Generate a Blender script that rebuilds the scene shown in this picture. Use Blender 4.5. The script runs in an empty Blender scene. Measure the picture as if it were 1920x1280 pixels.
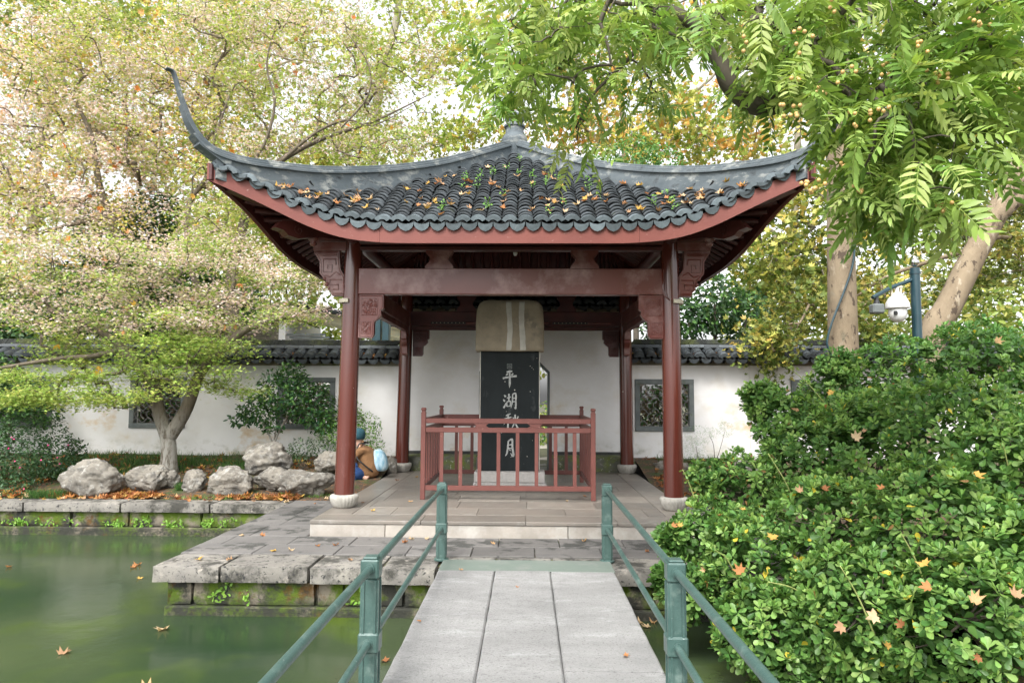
import bpy, bmesh, math, random
import numpy as np
from mathutils import Vector, Matrix, noise
rnd = random.Random(7); rng = np.random.default_rng(11)
S = bpy.context.scene
COL = S.collection
# ------------------------------------------------------------------ camera
CAM = np.array([.2008, -10.6853, 1.379]); FPX = 1315.0
def _basis(yaw, pitch, roll):
    y, p, r = map(math.radians, (yaw, pitch, roll))
    F = np.array([math.sin(y)*math.cos(p), math.cos(y)*math.cos(p), math.sin(p)])
    R = np.array([math.cos(y), -math.sin(y), 0.]); U = np.cross(R, F)
    return math.cos(r)*R+math.sin(r)*U, -math.sin(r)*R+math.cos(r)*U, F
CR, CU, CF = _basis(-1.1989, 4.3565, .3133)
cd = bpy.data.cameras.new('camera'); cam = bpy.data.objects.new('camera', cd); COL.objects.link(cam)
cam.matrix_world = Matrix(((CR[0], CU[0], -CF[0], CAM[0]), (CR[1], CU[1], -CF[1], CAM[1]), (CR[2], CU[2], -CF[2], CAM[2]), (0, 0, 0, 1)))
cd.sensor_width = 36; cd.lens = FPX/1920*36; cd.clip_end = 500; cd.clip_start = .05
S.camera = cam
# ------------------------------------------------------------------ sky, sun, exposure
SUN_EL, SUN_AZ = math.radians(52), math.radians(200)      # azimuth the light comes from, clockwise from +Y
W = bpy.data.worlds.new('World'); S.world = W; W.use_nodes = True
wn = W.node_tree; wn.nodes.clear()
sky = wn.nodes.new('ShaderNodeTexSky'); sky.sky_type = 'NISHITA'; sky.sun_disc = False
sky.sun_elevation = SUN_EL; sky.sun_rotation = SUN_AZ; sky.air_density = 1; sky.dust_density = 4; sky.ozone_density = 1
hs = wn.nodes.new('ShaderNodeHueSaturation'); hs.inputs['Saturation'].default_value = .12
hs.inputs['Value'].default_value = 1.0
bg = wn.nodes.new('ShaderNodeBackground'); bg.inputs[1].default_value = .15
wo = wn.nodes.new('ShaderNodeOutputWorld')
wn.links.new(sky.outputs[0], hs.inputs['Color']); wn.links.new(hs.outputs[0], bg.inputs[0]); wn.links.new(bg.outputs[0], wo.inputs[0])
sl = bpy.data.lights.new('sun', 'SUN'); sl.energy = .9; sl.angle = math.radians(14); sl.color = (1, .965, .92)
so = bpy.data.objects.new('sun', sl); COL.objects.link(so)
sd = Vector((math.sin(SUN_AZ)*math.cos(SUN_EL), math.cos(SUN_AZ)*math.cos(SUN_EL), math.sin(SUN_EL)))
so.rotation_euler = sd.to_track_quat('Z', 'Y').to_euler(); so.location = (0, -20, 20)
S.view_settings.view_transform = 'Standard'; S.view_settings.look = 'None'
S.view_settings.gamma = 1; S.view_settings.exposure = 1.64; S.view_settings.use_curve_mapping = False
S.cycles.max_bounces = 8; S.cycles.diffuse_bounces = 4; S.cycles.transmission_bounces = 6; S.cycles.transparent_max_bounces = 8
S.cycles.use_denoising = True

def at(px, py, Y=None, Z=None, D=None):
    """point of the place seen along a photograph direction, on plane Y or Z or at depth D"""
    d = CF+CR*(px-960)/FPX-CU*(py-640)/FPX
    t = D if D is not None else ((Y-CAM[1])/d[1] if Y is not None else (Z-CAM[2])/d[2])
    return CAM+d*t
# ------------------------------------------------------------------ materials
MATS = {}
def _mix(nt, a, b, f, mode='MIX'):
    m = nt.nodes.new('ShaderNodeMix'); m.data_type = 'RGBA'; m.blend_type = mode
    for s, v in ((m.inputs[6], a), (m.inputs[7], b), (m.inputs[0], f)):
        if hasattr(v, 'is_output'): nt.links.new(v, s)
        elif isinstance(v, (int, float)): s.default_value = v
        else: s.default_value = (*v, 1)
    return m.outputs[2]
def _noise(nt, vec, scale, detail=5, rough=.6, dist=0):
    n = nt.nodes.new('ShaderNodeTexNoise'); n.inputs['Scale'].default_value = scale
    n.inputs['Detail'].default_value = detail; n.inputs['Roughness'].default_value = rough; n.inputs['Distortion'].default_value = dist
    nt.links.new(vec, n.inputs['Vector']); return n.outputs['Fac']
def _ramp(nt, fac, a, b, v0=0., v1=1.):
    r = nt.nodes.new('ShaderNodeMapRange'); r.inputs[1].default_value = a; r.inputs[2].default_value = b
    r.inputs[3].default_value = v0; r.inputs[4].default_value = v1; nt.links.new(fac, r.inputs[0]); return r.outputs[0]
def _math(nt, op, a, b=None):
    m = nt.nodes.new('ShaderNodeMath'); m.operation = op
    for i, v in enumerate((a, b)):
        if v is None: continue
        if hasattr(v, 'is_output'): nt.links.new(v, m.inputs[i])
        else: m.inputs[i].default_value = v
    return m.outputs[0]
def mat(name, c, c2=None, scale=3, rough=.6, bump=.2, bscale=40, layers=(), stretch=(1, 1, 1), spec=.4, metal=0, vary=0., lo=.35, hi=.65, coat=0., bdist=.01, hue=0):
    """layers: (colour, noise scale, threshold lo, hi, [axis mask (axis, z0, z1)])"""
    if name in MATS: return MATS[name]
    m = bpy.data.materials.new(name); m.use_nodes = True; nt = m.node_tree; P = nt.nodes['Principled BSDF']
    g = nt.nodes.new('ShaderNodeNewGeometry'); mp = nt.nodes.new('ShaderNodeMapping'); mp.inputs['Scale'].default_value = stretch
    nt.links.new(g.outputs['Position'], mp.inputs[0]); vec = mp.outputs[0]
    col = _mix(nt, c, c2 if c2 is not None else tuple(x*.8 for x in c), _ramp(nt, _noise(nt, vec, scale), lo, hi))
    sx = None
    for L in layers:
        f = _ramp(nt, _noise(nt, vec, L[1], 6, .65), L[2], L[3])
        if len(L) > 4 and L[4]:
            if sx is None:
                sx = nt.nodes.new('ShaderNodeSeparateXYZ'); nt.links.new(g.outputs['Position'], sx.inputs[0])
            ax, z0, z1 = L[4]; f = _math(nt, 'MULTIPLY', f, _ramp(nt, sx.outputs[ax], z0, z1))
        col = _mix(nt, col, L[0], f)
    if vary:
        oi = nt.nodes.new('ShaderNodeObjectInfo')
        col = _mix(nt, col, _mix(nt, (0, 0, 0), (1, 1, 1), _ramp(nt, oi.outputs['Random'], 0, 1, .5-vary, .5+vary)), 1., 'OVERLAY')
    nt.links.new(col, P.inputs['Base Color'])
    P.inputs['Roughness'].default_value = rough; P.inputs['Metallic'].default_value = metal
    P.inputs['Specular IOR Level'].default_value = spec; P.inputs['Coat Weight'].default_value = coat; P.inputs['Coat Roughness'].default_value = .15
    if bump:
        b = nt.nodes.new('ShaderNodeBump'); b.inputs['Strength'].default_value = bump; b.inputs['Distance'].default_value = bdist
        nt.links.new(_noise(nt, vec, bscale, 8, .7), b.inputs['Height']); nt.links.new(b.outputs[0], P.inputs['Normal'])
    MATS[name] = m; return m
def leafmat(name, rough=.45, trans=.4, spec=.35, tb=.7):
    if name in MATS: return MATS[name]
    m = bpy.data.materials.new(name); m.use_nodes = True; nt = m.node_tree; P = nt.nodes['Principled BSDF']
    a = nt.nodes.new('ShaderNodeAttribute'); a.attribute_name = 'Col'
    nt.links.new(a.outputs['Color'], P.inputs['Base Color']); P.inputs['Roughness'].default_value = rough
    P.inputs['Specular IOR Level'].default_value = spec
    t = nt.nodes.new('ShaderNodeBsdfTranslucent'); nt.links.new(_mix(nt, a.outputs['Color'], (1.1, 1.06, tb), 1., 'MULTIPLY'), t.inputs[0])
    mx = nt.nodes.new('ShaderNodeMixShader'); mx.inputs[0].default_value = trans
    nt.links.new(P.outputs[0], mx.inputs[1]); nt.links.new(t.outputs[0], mx.inputs[2])
    nt.links.new(mx.outputs[0], nt.nodes['Material Output'].inputs[0]); MATS[name] = m; return m

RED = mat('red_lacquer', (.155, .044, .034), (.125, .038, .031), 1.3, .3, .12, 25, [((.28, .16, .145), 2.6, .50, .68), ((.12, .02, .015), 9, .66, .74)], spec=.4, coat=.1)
REDCOL = mat('red_column_lacquer', (.098, .021, .013), (.08, .018, .012), 1.1, .22, .05, 7, [((.7, .62, .55), 17, .725, .735), ((.17, .06, .05), 3, .6, .8)], spec=.5, coat=.5, stretch=(1, 1, .6))
REDFASC = mat('red_fascia_paint', (.18, .050, .037), (.155, .043, .033), 2, .55, .2, 30, [((.16, .035, .03), 8, .62, .72), ((.32, .18, .155), 14, .66, .74)], stretch=(1, 1, 2))
REDDARK = mat('red_lacquer_shaded', (.085, .02, .016), (.05, .013, .011), 4, .38, .2, 40, spec=.4)  # darker copy of the red: shade under and behind the roof put into colour
REDFENCE = mat('red_fence_paint', (.145, .047, .037), (.12, .04, .032), 6, .5, .15, 60, [((.30, .15, .13), 20, .62, .75)], coat=.1)
TILE = mat('dark_roof_tile', (.032, .038, .041), (.060, .070, .077), 9, .72, .5, 70, [((.085, .095, .10), 22, .6, .78), ((.045, .06, .02), 5, .62, .78)], vary=.22)
TILEP = mat('roof_pan_tile', (.014, .015, .015), (.022, .024, .024), 12, .85, .5, 60)
TILEE = mat('eave_end_tile', (.115, .142, .155), (.08, .098, .107), 13, .72, .35, 80, [((.17, .19, .20), 30, .6, .75), ((.06, .09, .03), 7, .68, .8)], vary=.18)
RIDGE = mat('grey_ridge_render', (.070, .088, .098), (.115, .135, .145), 3.0, .7, .35, 35, [((.30, .31, .29), 4.5, .53, .68), ((.02, .024, .026), 6, .55, .75), ((.10, .11, .05), 11, .64, .8)], stretch=(1, 1, 2))
WALL = mat('white_lime_wall', (.75, .745, .74), (.67, .655, .64), .9, .85, .15, 12, [((.60, .56, .48), 1.6, .5, .8), ((.60, .43, .24), .8, .57, .69, (2, 1.35, .95)), ((.42, .42, .36), 4, .5, .66, (2, .55, .28)), ((.35, .34, .32), 24, .745, .76)], stretch=(1, 1, 1.4))
PLINTH = mat('mossy_plinth', (.12, .12, .10), (.07, .075, .05), 5, .9, .8, 30, [((.12, .15, .025), 4, .42, .62), ((.33, .33, .28), 19, .6, .66), ((.02, .022, .02), 3, .6, .8)])
SLATE = mat('grey_brick_frame', (.10, .115, .115), (.15, .165, .16), 5, .8, .4, 40, [((.08, .10, .05), 4, .6, .75)])
LATT = mat('lattice_tile_grey', (.10, .10, .10), (.16, .155, .15), 9, .85, .4, 50)
PLAT = mat('platform_floor_stone', (.20, .175, .148), (.165, .15, .13), 2.2, .38, .25, 60, [((.25, .235, .21), 6, .55, .7), ((.12, .10, .085), 3.5, .6, .78)], vary=.1, spec=.5)
PALE = mat('pale_step_stone', (.36, .325, .285), (.29, .265, .23), 5, .8, .5, 80, [((.25, .21, .17), 60, .64, .7), ((.42, .40, .365), 3, .5, .7)], vary=.06)
LAND = mat('landing_paving_stone', (.15, .142, .133), (.115, .11, .105), 3, .75, .5, 90, [((.05, .05, .046), 2.6, .54, .60), ((.23, .22, .205), 45, .62, .7)], vary=.1)
CAP = mat('quay_cap_stone', (.24, .225, .195), (.17, .16, .145), 5, .85, .8, 60, [((.05, .048, .04), 3.4, .48, .60), ((.03, .03, .03), 26, .56, .63), ((.34, .31, .27), 9, .6, .7)], vary=.05)
QUAY = mat('mossy_quay_block', (.24, .205, .155), (.10, .092, .072), 3.4, .9, .9, 40, [((.075, .12, .008), 2.6, .42, .52), ((.035, .035, .028), 3.7, .50, .60), ((.11, .055, .012), 3.9, .56, .66), ((.028, .03, .022), 30, .3, .6, (2, -.44, -.56))], bdist=.02)
PLANK = mat('bridge_stone', (.27, .267, .26), (.205, .203, .198), 1.6, .78, 1., 45, [((.20, .20, .195), 9, .52, .70), ((.12, .12, .12), 26, .62, .68), ((.33, .33, .325), 3, .55, .75), ((.10, .10, .098), 62, .56, .64), ((.42, .42, .42), 60, .66, .72)], stretch=(1, 2.2, 1), vary=.05)
GREENP = mat('greenish_threshold_stone', (.13, .165, .14), (.15, .18, .155), 3, .7, .25, 60, [((.19, .20, .185), 5, .5, .7)])
RAIL = mat('green_railing_paint', (.038, .082, .071), (.055, .105, .092), 7, .38, .35, 60, [((.42, .48, .45), 38, .68, .72), ((.12, .175, .155), 11, .56, .72), ((.05, .05, .04), 24, .69, .74)], coat=.3, spec=.5)
ROCK = mat('lake_rock', (.235, .215, .18), (.15, .138, .118), 3.5, .9, 1., 12, [((.10, .095, .085), 7, .54, .66), ((.33, .17, .09), 2.7, .66, .72), ((.07, .09, .02), 4, .66, .74), ((.33, .32, .29), 10, .54, .66)], bdist=.05, lo=.4, hi=.6)
SOIL = mat('leaf_litter_soil', (.06, .043, .028), (.10, .07, .042), 8, .95, 1., 30, [((.28, .12, .04), 20, .56, .6), ((.05, .07, .02), 4, .5, .6)], bdist=.03)
GROUND = mat('garden_ground', (.05, .055, .025), (.08, .075, .045), 2, .95, .5, 20)
DRUM = mat('fluted_drum_stone', (.40, .38, .34), (.27, .26, .23), 9, .85, .6, 50, [((.16, .15, .12), 14, .62, .72)])
STELE = mat('black_stele_stone', (.010, .0135, .0145), (.015, .020, .021), 3, .6, .25, 25, [((.07, .08, .08), 7, .6, .85), ((.45, .44, .40), 19, .735, .745), ((.30, .28, .25), 5, .76, .77)], stretch=(1, 1, .5), spec=.2)
STCAP = mat('tan_stele_cap_stone', (.36, .30, .215), (.27, .23, .17), 4, .8, .35, 30, [((.16, .145, .12), 3, .56, .74), ((.40, .34, .25), 7, .58, .72)])
STWHITE = mat('white_plaster_band', (.58, .56, .50), (.48, .46, .41), 9, .85, .4, 50)
STBASE = mat('speckled_granite_base', (.46, .44, .42), (.36, .35, .33), 22, .85, .5, 70, [((.16, .15, .14), 60, .62, .68)])
INK = mat('white_inscription_paint', (.50, .51, .49), (.28, .29, .28), 30, .8, .3, 60)
BARKM = mat('maple_bark', (.17, .14, .10), (.095, .078, .055), 5, .9, .9, 30, [((.40, .38, .34), 6, .38, .52, (2, 1.15, .55)), ((.09, .10, .05), 3, .6, .74)], stretch=(3, 3, .7), bdist=.02)
BARKP = mat('flaking_plane_bark', (.26, .205, .135), (.19, .145, .095), 3, .9, .6, 14, [((.08, .058, .04), 5.6, .57, .60), ((.34, .29, .215), 4, .58, .64), ((.10, .085, .05), 2.0, .6, .7)], stretch=(1.6, 1.6, .8), bdist=.03)
BARKD = mat('dark_branch_bark', (.06, .05, .037), (.10, .085, .063), 8, .9, .6, 30)
BARKB = mat('pale_far_bark', (.30, .27, .21), (.20, .18, .13), 3, .9, .6, 20)
BRICK = mat('old_brick', (.17, .155, .12), (.23, .205, .16), 6, .9, .7, 40, [((.10, .12, .05), 2, .55, .7)], vary=.2)
POLE = mat('blue_green_pole_paint', (.010, .036, .047), (.014, .045, .056), 6, .35, .1, 40, coat=.3)
WPLAST = mat('white_plastic', (.72, .72, .70), (.66, .66, .64), 8, .3, 0)
CREAM = mat('cream_fitting', (.55, .50, .38), (.48, .43, .33), 12, .5, .1, 50)
STEEL = mat('polished_steel', (.7, .7, .7), (.6, .6, .6), 8, .15, 0, metal=1)
DARK = mat('black_plastic', (.015, .016, .018), (.02, .02, .02), 8, .4, 0)
COAT = mat('tan_wool_coat', (.27, .145, .066), (.20, .105, .048), 9, .95, 1., 14, bdist=.03)
JEAN = mat('blue_denim', (.008, .03, .10), (.014, .05, .15), 14, .9, .4, 150)
HAT = mat('teal_knit_hat', (.02, .075, .10), (.035, .10, .125), 25, .95, .8, 90)
BAG = mat('pale_blue_backpack', (.16, .34, .46), (.50, .64, .70), 16, .8, .3, 60, stretch=(1, 1, .4))
SKIN = mat('skin', (.55, .34, .25), (.5, .3, .22), 8, .5, .05, 60)
SHOE = mat('white_trainer', (.45, .52, .62), (.3, .38, .5), 20, .6, .1, 60)
FRUIT = mat('amber_berry', (.45, .27, .08), (.55, .36, .13), 60, .35, 0, coat=.3)
LEAF = leafmat('leaf_surface', tb=.92); LEAFG = leafmat('glossy_leaf_surface', .40, .36, .32, .6); LITTER = leafmat('dry_leaf_surface', .7, .25, .2)
def water_mat():
    m = bpy.data.materials.new('pond_water'); m.use_nodes = True; nt = m.node_tree; P = nt.nodes['Principled BSDF']
    g = nt.nodes.new('ShaderNodeNewGeometry')
    f = _ramp(nt, _noise(nt, g.outputs['Position'], .5, 2, .5, 0), .35, .7)
    c = _mix(nt, (.046, .064, .031), (.019, .038, .018), f)
    c = _mix(nt, c, (.065, .10, .012), _ramp(nt, _noise(nt, g.outputs['Position'], .8, 3, .55, 0), .56, .75))
    nt.links.new(c, P.inputs['Base Color']); P.inputs['Roughness'].default_value = .17; P.inputs['IOR'].default_value = 1.33
    P.inputs['Specular IOR Level'].default_value = .5
    b = nt.nodes.new('ShaderNodeBump'); b.inputs['Strength'].default_value = .25; b.inputs['Distance'].default_value = .02
    nt.links.new(_noise(nt, g.outputs['Position'], 3, 3, .5), b.inputs['Height']); nt.links.new(b.outputs[0], P.inputs['Normal'])
    return m
WATER = water_mat()
# ------------------------------------------------------------------ object helpers
WL = {}
def tag(o, label=None, cat=None, group=None, kind=None):
    if label: o['label'] = label
    if cat: o['category'] = cat
    if group: o['group'] = group
    if kind: o['kind'] = kind
    return o
def link(o, parent, world):
    COL.objects.link(o); world = np.asarray(world, float)
    if parent is not None:
        o.parent = parent; o.location = tuple(world-WL[parent.name])
    else: o.location = tuple(world)
    WL[o.name] = world
    return o
def empty(name, loc, label=None, cat=None, group=None, kind=None):
    o = bpy.data.objects.new(name, None); o.empty_display_size = .1; link(o, None, loc); return tag(o, label, cat, group, kind)
def mesh_from(name, V, F, material, smooth=False, colors=None):
    me = bpy.data.meshes.new(name)
    if isinstance(F, np.ndarray):
        V = np.asarray(V, np.float32); n = F.shape[1]; me.vertices.add(len(V)); me.vertices.foreach_set('co', V.ravel())
        me.loops.add(F.size); me.loops.foreach_set('vertex_index', F.ravel().astype(np.int32))
        me.polygons.add(len(F)); me.polygons.foreach_set('loop_start', np.arange(0, F.size, n, dtype=np.int32))
        me.polygons.foreach_set('loop_total', np.full(len(F), n, np.int32)); me.update(calc_edges=True)
    else: me.from_pydata([tuple(v) for v in V], [], F); me.update()
    if smooth: me.polygons.foreach_set('use_smooth', np.ones(len(me.polygons), bool))
    if colors is not None:
        a = me.color_attributes.new('Col', 'FLOAT_COLOR', 'POINT'); c = np.ones((len(V), 4), np.float32); c[:, :3] = colors; a.data.foreach_set('color', c.ravel())
    me.materials.append(material); return me
class MB:
    def __init__(s): s.V = []; s.F = []
    def add(s, V, F):
        n = len(s.V); s.V += [tuple(v) for v in V]; s.F += [tuple(i+n for i in f) for f in F]; return s
    def box(s, x0, x1, y0, y1, z0, z1, b=0):
        if b <= 0:
            V = [(x, y, z) for z in (z0, z1) for y in (y0, y1) for x in (x0, x1)]
            return s.add(V, [(0, 2, 3, 1), (4, 5, 7, 6), (0, 1, 5, 4), (2, 6, 7, 3), (0, 4, 6, 2), (1, 3, 7, 5)])
        bm = bmesh.new(); bmesh.ops.create_cube(bm, size=1)
        for v in bm.verts: v.co = Vector(((x0+x1)/2+v.co.x*(x1-x0), (y0+y1)/2+v.co.y*(y1-y0), (z0+z1)/2+v.co.z*(z1-z0)))
        bmesh.ops.bevel(bm, geom=bm.edges[:], offset=b, segments=1, affect='EDGES'); s.bm(bm); return s
    def bm(s, bm):
        bm.verts.index_update(); s.add([v.co[:] for v in bm.verts], [[v.index for v in f.verts] for f in bm.faces]); bm.free(); return s
    def tube(s, pts, rad, n=8, cap=True):
        pts = [Vector(p) for p in pts]; r = rad if hasattr(rad, '__len__') else [rad]*len(pts); V = []; F = []
        t0 = (pts[1]-pts[0]).normalized(); a = t0.orthogonal().normalized()
        for i, p in enumerate(pts):
            t = (pts[min(i+1, len(pts)-1)]-pts[max(i-1, 0)]).normalized(); a = (a-t*a.dot(t)).normalized(); b = t.cross(a)
            V += [p+(a*math.cos(2*math.pi*k/n)+b*math.sin(2*math.pi*k/n))*r[i] for k in range(n)]
        for i in range(len(pts)-1):
            for k in range(n): F.append((i*n+k, i*n+(k+1) % n, (i+1)*n+(k+1) % n, (i+1)*n+k))
        if cap: F += [tuple(range(n))[::-1], tuple((len(pts)-1)*n+k for k in range(n))]
        return s.add(V, F)
    def lathe(s, prof, c, n=24, flute=0, fa=0):
        V = []; F = []
        for r, z in prof:
            for k in range(n):
                a = 2*math.pi*k/n; rr = r*(1+(fa*math.cos(a*flute) if flute else 0)); V.append((c[0]+rr*math.cos(a), c[1]+rr*math.sin(a), c[2]+z))
        for i in range(len(prof)-1):
            for k in range(n): F.append((i*n+k, i*n+(k+1) % n, (i+1)*n+(k+1) % n, (i+1)*n+k))
        F += [tuple(range(n))[::-1], tuple((len(prof)-1)*n+k for k in range(n))]
        return s.add(V, F)
    def prism(s, poly, y0, y1, axes='xz'):
        """polygon in (x,z) extruded along y (or in (y,z) along x with axes='yz', or (x,y) along z)"""
        n = len(poly)
        f = {'xz': lambda u, v, w: (u, w, v), 'yz': lambda u, v, w: (w, u, v), 'xy': lambda u, v, w: (u, v, w)}[axes]
        V = [f(u, v, y0) for u, v in poly]+[f(u, v, y1) for u, v in poly]
        return s.add(V, [tuple(range(n)), tuple(range(2*n-1, n-1, -1))]+[(i, i+n, (i+1) % n+n, (i+1) % n) for i in range(n)])
    def mesh(s, name, material, origin=(0, 0, 0), smooth=False):
        V = np.array(s.V)-np.asarray(origin); me = mesh_from(name, V, s.F, material, smooth)
        bm = bmesh.new(); bm.from_mesh(me); bmesh.ops.recalc_face_normals(bm, faces=bm.faces); bm.to_mesh(me); bm.free(); return me
    def build(s, name, material, parent=None, smooth=False, origin=None, label=None, cat=None, group=None, kind=None, auto=None):
        if origin is None: origin = WL[parent.name] if parent is not None else (0, 0, 0)
        me = s.mesh(name, material, origin, smooth or auto)
        if auto: me.set_sharp_from_angle(angle=math.radians(auto))
        o = bpy.data.objects.new(name, me); link(o, parent, origin); return tag(o, label, cat, group, kind)
def inst(me, name, parent, M, **k):
    o = bpy.data.objects.new(name, me); COL.objects.link(o)
    w = np.array(M.translation)
    if parent is not None:
        o.parent = parent; M = Matrix.Translation(Vector(-WL[parent.name])) @ M
    o.matrix_local = M; WL[o.name] = w; return tag(o, **k)
def curve(pts, n=6):
    P_ = [np.array(p, float) for p in pts]; P_ = [2*P_[0]-P_[1]]+P_+[2*P_[-1]-P_[-2]]; out = []
    for i in range(1, len(P_)-2):
        for k in range(n):
            t = k/n; a, b, c, d = P_[i-1:i+3]
            out.append(.5*((2*b)+(-a+c)*t+(2*a-5*b+4*c-d)*t*t+(-a+3*b-3*c+d)*t**3))
    out.append(P_[-2]); return out
def frame(fwd, up=(0, 0, 1)):
    f = Vector(fwd).normalized(); r = f.cross(Vector(up)).normalized(); u = r.cross(f); return r, f, u
# ------------------------------------------------------------------ leaves
def T_(V, F): return np.array(V, float), np.array(F, int)
LT = {
 'oval': T_([(0, 0, 0), (-.22, .35, .05), (.22, .35, .05), (0, .4, -.02), (-.17, .75, .03), (.17, .75, .03), (0, 1, -.04)], [(0, 3, 1), (0, 2, 3), (1, 3, 4), (3, 2, 5), (4, 3, 6), (3, 5, 6)]),
 'obov': T_([(0, 0, 0), (-.16, .4, .03), (.16, .4, .03), (-.27, .75, .06), (.27, .75, .06), (-.12, 1, .03), (.12, 1, .03), (0, .6, -.03)], [(0, 7, 1), (0, 2, 7), (1, 7, 3), (2, 4, 7), (3, 7, 5), (4, 6, 7), (5, 7, 6)]),
 'blade': T_([(-.03, 0, 0), (.03, 0, 0), (-.028, .5, .06), (.028, .5, .06), (0, 1, -.02)], [(0, 1, 3), (0, 3, 2), (2, 3, 4)]),
 'leaflet': T_([(0, 0, 0), (-.15, .3, .04), (.15, .3, .04), (-.12, .65, .02), (.12, .65, .02), (0, 1, -.06), (0, .35, -.01)], [(0, 6, 1), (0, 2, 6), (1, 6, 3), (6, 2, 4), (3, 6, 4), (3, 4, 5)]),
 'quad': T_([(0, 0, 0), (-.3, .5, .05), (.3, .5, .05), (0, 1, -.05)], [(0, 2, 1), (1, 2, 3)]),
}
def _star(lobes, w, L):
    V = [(0, 0, 0)]; F = []
    for a, l in zip(lobes, L):
        a = math.radians(a); d = (math.sin(a), math.cos(a)); p = (d[1], -d[0]); n = len(V)
        V += [(d[0]*l*.38-p[0]*w, d[1]*l*.38-p[1]*w, .02), (d[0]*l*.38+p[0]*w, d[1]*l*.38+p[1]*w, .02), (d[0]*l, d[1]*l, -.08)]
        F += [(0, n, n+1), (n, n+2, n+1)]
    return T_(V, F)
LT['maple'] = _star([-105, -55, 0, 55, 105], .1, [.35, .5, .55, .5, .35])
def _plane(seed=0):
    pts = [(0, 180, .16), (0, 150, .46), (0, 122, .44), (0, 98, .70), (0, 72, .48), (0, 50, .84), (0, 27, .50), (0, 14, .62), (0, 0, .92)]
    pr = [(a, l) for _, a, l in pts]; out = pr+[(-a, l) for a, l in pr[-2:0:-1]]
    V = [(0, 0, 0)]; r = random.Random(seed)
    for a, l in out:
        a = math.radians(a); l *= r.uniform(.85, 1.12); V.append((math.sin(a)*l*(.8 if seed % 2 else 1), math.cos(a)*l, .9*(math.sin(a)*l)**2*(1 if seed % 2 else .6)+.35*l*l*r.uniform(-.6, 1.6)))
    n = len(V)-1; F = [(0, i, i % n+1) for i in range(1, n+1)]
    k = len(V); V += [(-.012, -.05, 0), (.012, -.05, 0), (0, -.6, .1)]; F.append((k, k+2, k+1))
    return T_(V, F)
PLANES = [_plane(i) for i in range(5)]
LT['plane'] = PLANES[0]
def rotmats(nrm, spin=None, tilt=None):
    """rotation matrices with local z along nrm and random heading; columns x,y,z"""
    n = nrm/np.linalg.norm(nrm, axis=1, keepdims=True); h = rng.normal(size=n.shape) if spin is None else spin
    h = h-n*np.sum(h*n, 1, keepdims=True); h /= np.linalg.norm(h, axis=1, keepdims=True)+1e-9
    return np.stack([np.cross(h, n), h, n], 2)
def leaves(name, shape, pos, R, size, col, material, parent, **k):
    V, F = LT[shape]; N = len(pos); pos = np.asarray(pos); size = np.broadcast_to(size, (N,))
    W_ = np.einsum('nij,vj->nvi', R, V)*size[:, None, None]+pos[:, None, :]
    FF = F[None]+np.arange(N)[:, None, None]*len(V); origin = WL[parent.name] if parent is not None else np.zeros(3)
    c = np.repeat(np.asarray(col), len(V), 0)
    me = mesh_from(name, W_.reshape(-1, 3)-origin, FF.reshape(-1, 3), material, False, c)
    o = bpy.data.objects.new(name, me); link(o, parent, origin); return tag(o, **k)
def pick(cols, n, jit=.18):
    c = np.array(cols)[rng.integers(0, len(cols), n)]; return np.clip(c*rng.uniform(1-jit, 1+jit, (n, 1))*rng.uniform(.93, 1.07, (n, 3)), 0, 1)
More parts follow.
